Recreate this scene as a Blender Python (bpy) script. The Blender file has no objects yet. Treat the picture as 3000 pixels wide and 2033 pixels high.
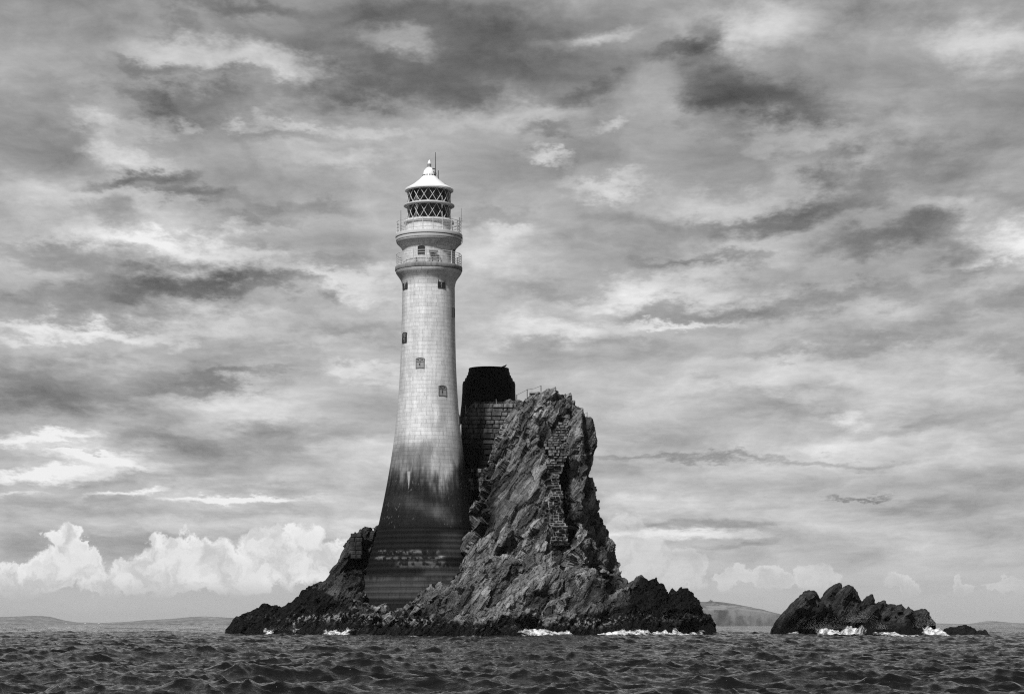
import bpy, bmesh, math, random
import numpy as np
from mathutils import Vector, Matrix
from mathutils.bvhtree import BVHTree
random.seed(7)
PI = math.pi
SC = bpy.context.scene
COL = SC.collection

# ---------------------------------------------------------------- camera
F = 6000.0                      # focal length in photo pixels (photo is 3000 x 2033)
HOR = 1830.0                    # row of the sea horizon
CAMZ = 1.25
PITCH = math.atan((HOR - 1016.5) / F)
cam_d = bpy.data.cameras.new('camera')
cam = bpy.data.objects.new('camera', cam_d)
COL.objects.link(cam)
cam_d.sensor_width = 36.0
cam_d.lens = F / 3000.0 * 36.0
cam_d.clip_start = 0.5
cam_d.clip_end = 200000.0
cam.location = (0, 0, CAMZ)
cam.rotation_euler = (PI / 2 + PITCH, 0, 0)
SC.camera = cam
SC.cycles.use_adaptive_sampling = True
SC.cycles.adaptive_threshold = 0.012
SC.cycles.use_denoising = False
SC.cycles.sample_clamp_direct = 4.0
SC.cycles.sample_clamp_indirect = 2.0
SC.cycles.pixel_filter_type = 'BLACKMAN_HARRIS'
SC.cycles.filter_width = 1.15
SC.cycles.max_bounces = 6
SC.cycles.diffuse_bounces = 3
SC.cycles.glossy_bounces = 3
SC.view_settings.view_transform = 'Standard'
SC.view_settings.look = 'None'
SC.view_settings.gamma = 1
SC.view_settings.exposure = 0.0

CP, SP = math.cos(PITCH), math.sin(PITCH)
def ray(px, py):
    u = (px - 1500.0) / F
    w = (1016.5 - py) / F
    return (u, CP - w * SP, SP + w * CP)
def P(px, py, Y):
    d = ray(px, py)
    t = Y / d[1]
    return Vector((d[0] * t, Y, CAMZ + d[2] * t))

# ---------------------------------------------------------------- sun
SUN_EL, SUN_AZ = math.radians(50), math.radians(207)     # azimuth from +Y (north) clockwise
sd = bpy.data.lights.new('sun', 'SUN')
sun = bpy.data.objects.new('sun', sd)
COL.objects.link(sun)
sd.energy = 4.4
sd.angle = math.radians(5)
sd.color = (1.0, 1.0, 1.0)
sdir = Vector((math.sin(SUN_AZ) * math.cos(SUN_EL), math.cos(SUN_AZ) * math.cos(SUN_EL), math.sin(SUN_EL)))
sun.rotation_euler = sdir.to_track_quat('Z', 'Y').to_euler()
sun.location = (0, -50, 80)

# ---------------------------------------------------------------- node helpers
class NT:
    def __init__(s, tree):
        s.t = tree
    def n(s, typ, **kw):
        nd = s.t.nodes.new(typ)
        for k, v in kw.items():
            setattr(nd, k, v)
        return nd
    def inp(s, nd, i, v):
        if v is None: return
        if isinstance(v, bpy.types.NodeSocket):
            s.t.links.new(v, nd.inputs[i])
        else:
            nd.inputs[i].default_value = v
    def math(s, op, a, b=None, c=None, clamp=False):
        nd = s.n('ShaderNodeMath', operation=op, use_clamp=clamp)
        s.inp(nd, 0, a); s.inp(nd, 1, b); s.inp(nd, 2, c)
        return nd.outputs[0]
    def vmath(s, op, a, b=None):
        nd = s.n('ShaderNodeVectorMath', operation=op)
        s.inp(nd, 0, a); s.inp(nd, 1, b)
        return nd.outputs[0]
    def noise(s, vec, scale, detail=4, rough=0.55, dist=0.0, color=False, typ='FBM'):
        nd = s.n('ShaderNodeTexNoise')
        nd.noise_type = typ
        s.inp(nd, 'Vector', vec); s.inp(nd, 'Scale', scale); s.inp(nd, 'Detail', detail)
        s.inp(nd, 'Roughness', rough); s.inp(nd, 'Distortion', dist)
        return nd.outputs['Color' if color else 'Fac']
    def mapr(s, v, a, b, c=0.0, d=1.0, smooth=True):
        nd = s.n('ShaderNodeMapRange')
        nd.interpolation_type = 'SMOOTHSTEP' if smooth else 'LINEAR'
        nd.clamp = True
        s.inp(nd, 0, v); s.inp(nd, 1, a); s.inp(nd, 2, b); s.inp(nd, 3, c); s.inp(nd, 4, d)
        return nd.outputs[0]
    def mapping(s, vec, loc=(0, 0, 0), rot=(0, 0, 0), scl=(1, 1, 1), typ='POINT'):
        nd = s.n('ShaderNodeMapping', vector_type=typ)
        s.inp(nd, 0, vec); s.inp(nd, 'Location', loc) if typ != 'NORMAL' else None
        nd.inputs['Rotation'].default_value = rot
        nd.inputs['Scale'].default_value = scl
        return nd.outputs[0]
    def mix(s, f, a, b):
        nd = s.n('ShaderNodeMix', data_type='FLOAT')
        s.inp(nd, 0, f); s.inp(nd, 2, a); s.inp(nd, 3, b)
        return nd.outputs[0]

# ---------------------------------------------------------------- world: grey cloudy daylight sky
W = bpy.data.worlds.new('World')
SC.world = W
W.use_nodes = True
wt = W.node_tree
wt.nodes.clear()
g = NT(wt)
out = g.n('ShaderNodeOutputWorld')
bg = g.n('ShaderNodeBackground')
BGS = 0.1
bg.inputs[1].default_value = BGS
W.cycles.sampling_method = 'MANUAL'
W.cycles.sample_map_resolution = 512
wt.links.new(bg.outputs[0], out.inputs[0])
sky = g.n('ShaderNodeTexSky')
sky.sky_type = 'NISHITA'
sky.sun_disc = False
sky.sun_elevation = SUN_EL
sky.sun_rotation = SUN_AZ
skybw = g.n('ShaderNodeRGBToBW')
wt.links.new(sky.outputs[0], skybw.inputs[0])
tc = g.n('ShaderNodeTexCoord')
D = tc.outputs['Generated']
sep = g.n('ShaderNodeSeparateXYZ')
wt.links.new(D, sep.inputs[0])
dx, dy, dz = sep.outputs
# az / elevation slopes
ady = g.math('MAXIMUM', g.math('ABSOLUTE', dy), 0.05)
U = g.math('DIVIDE', dx, ady)
Vv = g.math('DIVIDE', dz, ady)
comb = g.n('ShaderNodeCombineXYZ')
wt.links.new(U, comb.inputs[0]); wt.links.new(Vv, comb.inputs[1])
g.inp(comb, 2, g.math('MULTIPLY', g.math('SIGN', dy), 0.0))
UV = comb.outputs[0]
# cloud layer coordinate: perspective of a flat layer, softened near the horizon
lay = g.n('ShaderNodeCombineXYZ')
den = g.math('ADD', g.math('ABSOLUTE', Vv), 0.24)
g.inp(lay, 0, g.math('DIVIDE', U, den)); g.inp(lay, 1, g.math('DIVIDE', 0.9, den))
LAY = lay.outputs[0]
def noise2(vec, scale, detail, rough, dist=0.0, color=False):
    nd = g.n('ShaderNodeTexNoise', noise_dimensions='2D')
    g.inp(nd, 'Vector', vec); g.inp(nd, 'Scale', scale); g.inp(nd, 'Detail', detail)
    g.inp(nd, 'Roughness', rough); g.inp(nd, 'Distortion', dist)
    return nd.outputs['Color' if color else 'Fac']
def offs(tex, amp):
    nd = g.n('ShaderNodeVectorMath', operation='MULTIPLY_ADD')
    g.inp(nd, 0, tex); g.inp(nd, 1, amp); g.inp(nd, 2, tuple(-0.5 * a for a in amp))
    return nd.outputs[0]
w1 = offs(noise2(LAY, 3.2, 2, 0.5, color=True), (0.060, 0.030, 0.0))
w2 = offs(noise2(LAY, 11.0, 5, 0.66, color=True), (0.052, 0.034, 0.0))
kw = g.n('ShaderNodeCombineXYZ')
kf = g.mapr(Vv, 0.04, 0.15, 0.30, 1.0)
g.inp(kw, 0, g.mapr(Vv, 0.04, 0.15, 0.7, 1.0)); g.inp(kw, 1, kf)
WUV = g.vmath('ADD', UV, g.vmath('MULTIPLY', g.vmath('ADD', w1, w2), kw.outputs[0]))

def slope(px, py):
    d = ray(px, py)
    return d[0] / d[1], d[2] / d[1]
def lanes(vec):
    sp = g.n('ShaderNodeSeparateXYZ'); wt.links.new(vec, sp.inputs[0])
    r = []
    for k in (0, 1):
        cb = g.n('ShaderNodeCombineXYZ')
        for i in range(3): wt.links.new(sp.outputs[k], cb.inputs[i])
        r.append(cb.outputs[0])
    return r
def vma(a, b, c):
    nd = g.n('ShaderNodeVectorMath', operation='MULTIPLY_ADD')
    g.inp(nd, 0, a); g.inp(nd, 1, b); g.inp(nd, 2, c)
    return nd.outputs[0]
def field(vec, blobs, mode, grow=1.0):
    """ellipses (px, py, rx, ry, angle, amp), three at a time in one vector"""
    uu, vv = lanes(vec)
    acc = None
    for i in range(0, len(blobs), 3):
        A, B, C, A2, B2, C2, AM = [], [], [], [], [], [], []
        for k in range(3):
            px, py, rx, ry, an, am = blobs[i + k] if i + k < len(blobs) else (0, -90000, 10, 10, 0, 0)
            u, v = slope(px, py); rx = rx * grow / F; ry = ry * grow / F
            c, s_ = math.cos(math.radians(an)), math.sin(math.radians(an))
            A.append(c / rx); B.append(s_ / rx); C.append(-(c * u + s_ * v) / rx)
            A2.append(-s_ / ry); B2.append(c / ry); C2.append(-(-s_ * u + c * v) / ry)
            AM.append(am)
        q = vma(uu, tuple(A), vma(vv, tuple(B), tuple(C)))
        r = vma(uu, tuple(A2), vma(vv, tuple(B2), tuple(C2)))
        d2 = vma(q, q, g.vmath('MULTIPLY', r, r))
        f = g.vmath('MAXIMUM', g.vmath('SUBTRACT', (1, 1, 1), d2), (0, 0, 0))
        if mode == 'ADD':
            f = g.vmath('MULTIPLY', f, f)
            acc = vma(f, tuple(AM), acc if acc is not None else (0.0, 0.0, 0.0))
        else:
            acc = f if acc is None else g.vmath('MAXIMUM', acc, f)
    sp = g.n('ShaderNodeSeparateXYZ'); wt.links.new(acc, sp.inputs[0])
    op = 'ADD' if mode == 'ADD' else 'MAXIMUM'
    return g.math(op, g.math(op, sp.outputs[0], sp.outputs[1]), sp.outputs[2])
BL = [  # px, py, rx, ry, angle, amp
 (600,175,280,100,-5,.24),(800,185,230,75,-10,.14),(900,200,170,60,-25,.14),(430,60,300,70,0,.08),(1190,115,150,55,-8,.18),(330,230,200,60,-15,.08),
 (60,150,250,160,0,.07),(300,400,190,70,-32,.20),(260,330,130,60,0,.08),(420,370,110,40,-10,.12),
 (860,345,150,34,4,.14),(1040,365,190,34,-10,.13),(950,410,200,30,0,.06),(720,350,60,25,0,.16),(580,372,60,28,0,.14),(860,440,180,50,0,.10),
 (1000,480,260,40,5,.10),(1400,320,200,60,10,.10),(1600,340,220,55,5,.14),(1855,370,110,35,15,.20),(1640,480,110,26,-12,.24),(1810,545,130,38,3,.16),
 (1680,130,260,45,12,.10),(1760,120,180,50,25,.13),
 (150,560,420,90,-3,.14),(330,690,420,70,-4,.16),(600,730,420,50,-8,.17),(780,800,420,80,-5,.14),(450,610,150,50,-20,.08),
 (1450,720,280,90,0,.13),(1500,690,100,40,0,.08),(1060,830,260,60,0,.10),
 (2230,50,340,110,0,.23),(2130,120,120,70,0,.08),(2900,120,230,100,0,.20),(2420,330,220,80,0,.08),(2560,400,200,70,0,.10),(2400,430,330,60,-10,.20),(2180,560,240,60,10,.12),
 (2660,620,120,70,0,.10),(1990,825,330,60,8,.17),(1820,860,240,50,0,.08),(1650,960,420,90,0,.07),(1500,880,250,60,0,.05),(2930,720,260,95,0,.33),(2180,720,200,50,0,.08),(2020,940,260,24,0,.20),
 (1600,960,330,80,0,.18),(2250,1090,350,90,0,.10),(2750,1130,350,90,0,.10),(2400,1210,80,50,0,.16),(2520,1180,120,60,0,.08),
 (200,980,360,45,3,.20),(620,950,300,50,0,.14),(820,1000,260,40,0,.08),(700,1170,260,90,0,.13),(1080,1090,150,40,0,.12),(850,1080,400,30,0,.06),
 (90,1295,240,26,3,.25),(300,1350,300,30,-6,.22),(120,1392,330,24,4,.28),(420,1436,150,12,3,.24),(680,1464,260,14,0,.30),(40,1445,150,10,0,.14),
 (1050,1320,260,80,0,.09),(900,1390,300,40,0,.06),(600,1540,700,28,0,.07),(1000,1530,250,70,0,.10),
 (1980,1568,380,16,0,.20),(1900,1480,260,40,0,.12),(2300,1340,300,40,0,.06),(2750,1270,300,60,0,.06),(1850,1330,200,60,0,.08),
 # dark
 (1250,230,420,120,0,-.09),(1000,250,260,45,0,-.10),(640,290,220,40,0,-.08),(1500,120,260,70,0,-.05),
 (1430,190,560,170,-3,-.17),(1500,60,600,80,0,-.10),(1180,50,260,50,0,-.04),(760,25,330,40,0,-.14),(560,100,70,50,0,-.10),(500,215,170,30,-5,-.16),(700,232,130,26,0,-.12),
 (440,285,180,45,-25,-.16),(560,330,200,60,0,-.10),(360,505,200,38,8,-.24),(500,560,180,40,-15,-.18),(80,400,260,70,0,-.06),(250,370,90,30,0,-.10),
 (1150,270,300,60,0,-.06),(820,620,260,45,0,-.12),(700,660,140,22,0,-.10),(290,610,130,50,0,-.10),(900,330,90,14,0,-.05),
 (130,760,330,60,-4,-.14),(560,830,360,65,-4,-.27),(230,890,430,75,8,-.19),(690,850,110,50,0,-.12),(890,775,130,35,0,-.18),(840,850,110,26,0,-.13),
 (1180,810,140,60,0,-.10),(300,1130,560,90,4,-.17),(100,1190,300,70,0,-.12),(650,1105,330,28,8,-.12),(800,1280,420,60,5,-.15),(420,1285,200,45,0,-.14),(1050,960,230,40,5,-.08),
 (250,1330,170,8,0,-.12),(500,1385,420,34,0,-.10),(700,1430,260,20,0,-.08),(200,1470,420,22,0,-.07),(380,1590,200,70,0,-.12),(100,1600,150,80,0,-.12),(600,1500,500,20,0,-.06),
 (2080,90,90,110,35,-.24),(2000,150,170,50,15,-.20),(2270,300,330,140,-20,-.30),(2180,200,160,90,0,-.08),(2150,300,120,60,0,-.10),(2700,60,200,60,0,-.08),(2150,390,90,45,0,-.12),
 (1760,260,130,40,10,-.12),(1620,400,120,30,0,-.12),(2350,590,330,60,20,-.18),(2150,640,160,40,10,-.12),(2540,690,220,65,5,-.20),(1950,630,200,50,0,-.09),(2700,470,330,70,0,-.09),(2850,580,240,60,-12,-.08),
 (2080,745,200,25,0,-.13),(2700,740,150,45,5,-.14),(2800,800,200,40,0,-.12),(2100,890,330,40,8,-.12),(2500,860,420,60,0,-.16),(2870,930,330,70,8,-.16),(1850,700,330,50,0,-.06),
 (2620,1010,420,40,3,-.11),(2300,1010,300,40,10,-.08),(2600,1260,260,30,4,-.12),(2250,1180,300,45,0,-.07),(2060,1345,460,16,-1,-.17),(2500,1350,260,16,0,-.10),(2900,1270,200,30,0,-.07),
 (2500,1455,120,7,6,-.22),(2900,1400,350,40,0,-.08),(2050,1540,330,16,0,-.14),(2650,1480,260,26,0,-.09),(2160,1600,180,10,3,-.10),(1850,1010,250,30,0,-.05),(1560,1020,150,30,0,-.06),
 (2900,300,200,60,0,-.05),(3000,1050,200,50,0,-.07),(1450,640,260,40,0,-.08),(1600,830,200,40,0,-.06),
]
acc = field(WUV, BL, 'ADD', 1.12)
# fibrous detail
WL = g.vmath('ADD', LAY, offs(noise2(LAY, 4.5, 3, 0.6, color=True), (0.09, 0.05, 0)))
d1 = noise2(WL, 4.5, 9, 0.65)
d2 = noise2(g.mapping(WL, rot=(0, 0, 0.2), scl=(1.0, 2.6, 1)), 4.0, 7, 0.62)
det = g.math('MULTIPLY', g.math('SUBTRACT', d1, 0.5), 0.50)
det = g.math('MULTIPLY_ADD', g.math('SUBTRACT', d2, 0.5), 0.22, det)
fade = g.mapr(Vv, 0.006, 0.05)
tot = g.math('ADD', g.math('MULTIPLY', acc, 1.0), g.math('MULTIPLY', det, g.math('MULTIPLY_ADD', fade, 0.9, 0.1)))
# base brightness against elevation
base = g.mapr(Vv, 0.0, 0.16, 0.745, 0.70)
base = g.math('ADD', base, g.mapr(Vv, 0.13, 0.32, 0.0, -0.12))
base = g.math('ADD', base, g.mapr(Vv, 0.33, 0.75, 0.0, -0.20))
val = g.math('ADD', base, tot)
# cumulus near the horizon
cu = [(190,1580,58,60),(212,1640,70,60),(160,1670,80,60),(90,1700,95,50),(20,1700,90,50),(245,1600,30,26),(250,1660,60,50),
      (470,1640,80,70),(520,1620,75,60),(560,1660,90,70),(400,1690,90,55),(330,1715,100,35),(270,1690,50,36),(620,1640,90,60),(680,1680,110,70),
      (770,1610,75,70),(830,1640,100,80),(800,1590,70,40),(890,1600,75,70),(930,1650,95,70),(980,1670,110,60),(740,1680,120,55),(500,1715,160,32),(1050,1640,70,60),(1100,1600,60,40),
      (1830,1600,90,80),(1880,1640,110,80),(1800,1660,110,90),(1950,1690,110,50),(2010,1650,70,50),(1830,1560,80,30),
      (2140,1690,50,32),(2180,1700,50,26),(2255,1692,65,44),(2290,1690,40,34),(2385,1700,60,46),(2820,1714,38,24),(2650,1715,50,22),(2940,1715,70,22)]
cw1 = offs(noise2(UV, 60, 6, 0.62, color=True), (0.022, 0.022, 0))
CUV = g.vmath('ADD', UV, cw1)
cacc = field(CUV, [(a, b, c, d, 0, 1) for a, b, c, d in cu], 'MAX', 1.12)
cm = g.mapr(cacc, 0.05, 0.42)
baseline = g.mapr(Vv, slope(0, 1765)[1], slope(0, 1690)[1])
cm = g.math('MULTIPLY', cm, baseline)
leftness = g.mapr(U, slope(1250, 1600)[0], slope(1800, 1600)[0], 1.0, 0.48)
cm = g.math('MULTIPLY', cm, leftness)
cn = noise2(CUV, 75, 6, 0.6)
cval = g.math('ADD', g.mapr(cn, 0.30, 0.62, 0.82, 0.96), g.mapr(cacc, 0.3, 0.9, 0.03, -0.02))
val = g.mix(g.math('MULTIPLY', cm, 0.92), val, cval)
val = g.math('MAXIMUM', g.math('MINIMUM', val, 0.96), 0.12)
lin = g.math('DIVIDE', g.math('POWER', val, 2.2), BGS)
# thin veil of the clear sky behind the cloud deck
full = g.mix(0.06, lin, skybw.outputs[0])
below = g.mapr(dz, -0.02, 0.0)
full = g.math('MULTIPLY', full, g.math('MULTIPLY_ADD', below, 0.9, 0.1))
cc = g.n('ShaderNodeCombineColor')
for i in range(3):
    wt.links.new(full, cc.inputs[i])
wt.links.new(cc.outputs[0], bg.inputs[0])

# ---------------------------------------------------------------- numpy noise
def _hash(ix, iy, iz, k):
    h = (ix.astype(np.int64) * 73856093) ^ (iy.astype(np.int64) * 19349663) ^ (iz.astype(np.int64) * 83492791) ^ (k * 2654435761)
    h = (h ^ (h >> 13)) * 1274126177 & 0xffffffff
    h = (h ^ (h >> 16)) * 2246822519 & 0xffffffff
    h = (h ^ (h >> 13)) & 0xffffffff
    return h.astype(np.float64) / 4294967295.0
def vnoise(p, k=0):
    i = np.floor(p).astype(np.int64)
    f = p - i
    f = f * f * f * (f * (f * 6 - 15) + 10)
    r = np.zeros(len(p))
    for a in (0, 1):
        wx = f[:, 0] if a else 1 - f[:, 0]
        for b in (0, 1):
            wy = f[:, 1] if b else 1 - f[:, 1]
            for c in (0, 1):
                wz = f[:, 2] if c else 1 - f[:, 2]
                r += wx * wy * wz * _hash(i[:, 0] + a, i[:, 1] + b, i[:, 2] + c, k)
    return r * 2 - 1
def fbm(p, octv=4, k=0, gain=0.5):
    r = np.zeros(len(p)); a = 1.0; s = 0
    for o in range(octv):
        r += a * vnoise(p * (2.03 ** o) + 13.7 * o, k + o); s += a; a *= gain
    return r / s
def fracture(p, k, jitter=0.9, ids=False):
    """faceted cells: returns (cell offset, tilt term, distance to crack, cell random)"""
    i0 = np.floor(p).astype(np.int64)
    n = len(p)
    F1 = np.full(n, 1e9); F2 = np.full(n, 1e9)
    C = np.zeros((n, 3)); ID = np.zeros((n, 3), np.int64)
    for a in (-1, 0, 1):
        for b in (-1, 0, 1):
            for c in (-1, 0, 1):
                ii = i0 + np.array([a, b, c])
                s = np.stack([ii[:, j] + 0.5 + jitter * (_hash(ii[:, 0], ii[:, 1], ii[:, 2], k + j) - 0.5) for j in range(3)], 1)
                d = np.linalg.norm(p - s, axis=1)
                m = d < F1
                F2 = np.where(m, F1, np.minimum(F2, d))
                C[m] = s[m]; ID[m] = ii[m]
                F1 = np.where(m, d, F1)
    rnd = [_hash(ID[:, 0], ID[:, 1], ID[:, 2], k + 10 + j) * 2 - 1 for j in range(4)]
    q = p - C
    tilt = rnd[1] * q[:, 0] + rnd[2] * q[:, 1] + rnd[3] * q[:, 2]
    if ids: return rnd[0], tilt, F2 - F1, (ID[:, 0] * 4099 + ID[:, 1]) * 4099 + ID[:, 2]
    return rnd[0], tilt, F2 - F1
def sst(x, a, b):
    t = np.clip((x - a) / (b - a), 0, 1)
    return t * t * (3 - 2 * t)

# ---------------------------------------------------------------- object helpers
def tag(o, label=None, cat=None, group=None, kind=None):
    if label: o['label'] = label
    if cat: o['category'] = cat
    if group: o['group'] = group
    if kind: o['kind'] = kind
    return o
def empty(name, loc, label, cat, group=None):
    o = bpy.data.objects.new(name, None)
    COL.objects.link(o)
    o.location = loc
    o.empty_display_size = 0.5
    return tag(o, label, cat, group)
def link(name, me, mat, parent=None, smooth=False):
    o = bpy.data.objects.new(name, me)
    COL.objects.link(o)
    if mat: me.materials.append(mat)
    if smooth:
        me.polygons.foreach_set('use_smooth', np.ones(len(me.polygons), bool))
    if parent:
        o.parent = parent
        o.matrix_parent_inverse = Matrix.Translation(-Vector(parent.location))
    return o
def np_mesh(name, V, Fq):
    """V (n,3) array, Fq (m,3|4) int array"""
    me = bpy.data.meshes.new(name)
    V = np.ascontiguousarray(V, dtype=np.float32); Fq = np.ascontiguousarray(Fq, dtype=np.int32)
    me.vertices.add(len(V)); me.vertices.foreach_set('co', V.ravel())
    k = Fq.shape[1]
    me.loops.add(Fq.size); me.loops.foreach_set('vertex_index', Fq.ravel())
    me.polygons.add(len(Fq)); me.polygons.foreach_set('loop_start', np.arange(0, Fq.size, k, dtype=np.int32))
    me.update(calc_edges=True)
    me.validate()
    return me
def grid_faces(nr, nc, wrap=False):
    r = np.arange(nr - 1)[:, None]; c = np.arange(nc if wrap else nc - 1)[None, :]
    c2 = (c + 1) % nc
    return np.stack([r * nc + c, r * nc + c2, (r + 1) * nc + c2, (r + 1) * nc + c], -1).reshape(-1, 4)
def co_of(me):
    a = np.empty(len(me.vertices) * 3, np.float32); me.vertices.foreach_get('co', a)
    return a.reshape(-1, 3).astype(np.float64)
def no_of(me):
    a = np.empty(len(me.vertices) * 3, np.float32); me.vertex_normals.foreach_get('vector', a)
    return a.reshape(-1, 3).astype(np.float64)

class MB:
    """collects shapes into one mesh"""
    def __init__(s): s.v = []; s.f = []
    def add(s, v, f):
        b = len(s.v); s.v.extend(tuple(x) for x in v); s.f.extend([tuple(i + b for i in q) for q in f])
    def box(s, c, h, M=None):
        vs = [Vector((sx * h[0], sy * h[1], sz * h[2])) for sx in (-1, 1) for sy in (-1, 1) for sz in (-1, 1)]
        if M is not None: vs = [M @ v for v in vs]
        c = Vector(c)
        s.add([c + v for v in vs], [(0, 1, 3, 2), (4, 6, 7, 5), (0, 4, 5, 1), (2, 3, 7, 6), (0, 2, 6, 4), (1, 5, 7, 3)])
    def tube(s, pts, r, n=8, closed=False):
        pts = [Vector(p) for p in pts]; rs = r if isinstance(r, (list, tuple)) else [r] * len(pts)
        b = len(s.v); m = len(pts)
        for i, p in enumerate(pts):
            if closed: d = pts[(i + 1) % m] - pts[i - 1]
            else: d = pts[min(i + 1, m - 1)] - pts[max(i - 1, 0)]
            d.normalize()
            a = d.cross(Vector((0, 0, 1)) if abs(d.z) < 0.9 else Vector((0, 1, 0))).normalized()
            c = d.cross(a)
            for k in range(n):
                t = 2 * PI * k / n
                s.v.append(tuple(p + (a * math.cos(t) + c * math.sin(t)) * rs[i]))
        for i in range(m if closed else m - 1):
            j = (i + 1) % m
            for k in range(n):
                s.f.append((b + i * n + k, b + i * n + (k + 1) % n, b + j * n + (k + 1) % n, b + j * n + k))
        if not closed:
            s.f.append(tuple(b + k for k in range(n))[::-1]); s.f.append(tuple(b + (m - 1) * n + k for k in range(n)))
    def lathe(s, prof, n=64, c=(0, 0), a0=0, a1=2 * PI):
        b = len(s.v); full = abs(a1 - a0 - 2 * PI) < 1e-6; m = n if full else n + 1
        for r, z in prof:
            for k in range(m):
                t = a0 + (a1 - a0) * k / n
                s.v.append((c[0] + r * math.sin(t), c[1] - r * math.cos(t), z))
        for i in range(len(prof) - 1):
            for k in range(n if full else n):
                k2 = (k + 1) % m
                s.f.append((b + i * m + k, b + i * m + k2, b + (i + 1) * m + k2, b + (i + 1) * m + k))
    def build(s, name, mat, parent=None, smooth=False, bevel=0, fix=True):
        me = bpy.data.meshes.new(name)
        me.from_pydata(s.v, [], s.f)
        if fix or bevel:
            bm = bmesh.new(); bm.from_mesh(me)
            if bevel:
                bmesh.ops.bevel(bm, geom=list(bm.edges), offset=bevel, segments=1, affect='EDGES')
            bmesh.ops.recalc_face_normals(bm, faces=bm.faces)
            bm.to_mesh(me); bm.free()
        o = link(name, me, mat, parent, smooth)
        if smooth:
            try: me.set_sharp_from_angle(angle=math.radians(40))
            except Exception: pass
        return o

# ---------------------------------------------------------------- materials
def newmat(name):
    m = bpy.data.materials.new(name); m.use_nodes = True
    t = m.node_tree; t.nodes.clear()
    k = NT(t)
    o = k.n('ShaderNodeOutputMaterial'); b = k.n('ShaderNodeBsdfPrincipled')
    t.links.new(b.outputs[0], o.inputs[0])
    k.b = b; k.o = o
    return m, k
def grey(k, val):
    cc = k.n('ShaderNodeCombineColor')
    for i in range(3): k.inp(cc, i, val)
    return cc.outputs[0]
def plain(name, v, rough=0.6, metal=0.0, var=0.15, scale=3.0, bump=0.0):
    m, k = newmat(name)
    co = k.n('ShaderNodeTexCoord').outputs['Object']
    n = k.noise(co, scale, 5, 0.6)
    k.t.links.new(grey(k, k.math('MULTIPLY', k.math('MULTIPLY_ADD', n, 2 * var, 1 - var), v)), k.b.inputs['Base Color'])
    k.b.inputs['Roughness'].default_value = rough
    k.b.inputs['Metallic'].default_value = metal
    if bump:
        bn = k.n('ShaderNodeBump'); bn.inputs['Strength'].default_value = bump; bn.inputs['Distance'].default_value = 0.05
        k.inp(bn, 'Height', k.noise(co, scale * 6, 6, 0.65))
        k.t.links.new(bn.outputs[0], k.b.inputs['Normal'])
    return m

# ---------------------------------------------------------------- sea
def ocean_tile(N, L, wind, wdir, seed, lam_min, lam_max, rms, choppy=1.0, spread=2):
    rng = np.random.default_rng(seed)
    kx = np.fft.fftfreq(N, L / N) * 2 * PI
    KX, KY = np.meshgrid(kx, kx, indexing='ij')
    K = np.hypot(KX, KY); K[0, 0] = 1
    cosd = (KX * math.cos(wdir) + KY * math.sin(wdir)) / K
    Lw = wind * wind / 9.81
    ph = np.exp(-1 / (K * Lw) ** 2) / K ** 3.6 * (np.abs(cosd) ** spread + 0.04)
    ph *= (K < 2 * PI / lam_min) & (K > 2 * PI / lam_max)
    ph[0, 0] = 0
    A = (rng.normal(size=(N, N)) + 1j * rng.normal(size=(N, N))) * np.sqrt(ph)
    h = np.fft.ifft2(A).real
    s = rms / h.std()
    dX = np.fft.ifft2(A * (1j) * KX / K).real * s * choppy
    dY = np.fft.ifft2(A * (1j) * KY / K).real * s * choppy
    return np.stack([h * s, dX, dY], -1), L
def sample(tile, x, y):
    T, L = tile; N = T.shape[0]
    fx = (x / L % 1) * N; fy = (y / L % 1) * N
    ix = np.floor(fx).astype(int); iy = np.floor(fy).astype(int)
    ax = (fx - ix)[:, None]; ay = (fy - iy)[:, None]
    ix %= N; iy %= N; jx = (ix + 1) % N; jy = (iy + 1) % N
    return (T[ix, iy] * (1 - ax) * (1 - ay) + T[jx, iy] * ax * (1 - ay) + T[ix, jy] * (1 - ax) * ay + T[jx, jy] * ax * ay)
T1 = ocean_tile(2048, 113.0, 5.0, math.radians(-62), 3, 0.35, 12, 0.092, 1.1, 6)
T2 = ocean_tile(1024, 41.0, 3.2, math.radians(-105), 5, 0.12, 2.6, 0.041, 1.0, 4)
T3 = ocean_tile(512, 700.0, 9, math.radians(-50), 9, 9, 160, 0.10, 0.6)
def sea_disp(x, y, r):
    c, s_ = math.cos(0.5), math.sin(0.5)
    a = sample(T1, x, y) * (np.clip(1.0 - (r - 900) / 3000, 0.3, 1.0))[:, None]
    b = sample(T2, x * c - y * s_, x * s_ + y * c)
    bx = b.copy(); bx[:, 1] = b[:, 1] * c + b[:, 2] * s_; bx[:, 2] = -b[:, 1] * s_ + b[:, 2] * c
    bx *= (np.clip(1 - (r - 200) / 400, 0, 1))[:, None]
    d = sample(T3, x, y) * np.clip(1.0 - (r - 1500) / 6000, 0.1, 1.0)[:, None]
    t = a + bx + d
    near = np.clip((r - 5) / 14, 0.0, 1)[:, None]
    return t * near
ang = np.concatenate([np.linspace(-PI, -0.30, 60, endpoint=False), np.linspace(-0.30, 0.30, 1000, endpoint=False), np.linspace(0.30, PI, 60, endpoint=False)])
rad = [0.0, 0.6]
while rad[-1] < 21: rad.append(rad[-1] * 1.04 + 0.02)
while rad[-1] < 330: rad.append(rad[-1] * (1.0021 if rad[-1] > 30 else 1.004))
while rad[-1] < 1500: rad.append(rad[-1] * 1.010)
while rad[-1] < 22000: rad.append(rad[-1] * 1.05)
rad = np.array(rad)
RR, AA = np.meshgrid(rad, ang, indexing='ij')
X = (RR * np.sin(AA)).ravel(); Y = (RR * np.cos(AA)).ravel(); Rr = RR.ravel()
dsp = sea_disp(X, Y, Rr)
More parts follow.
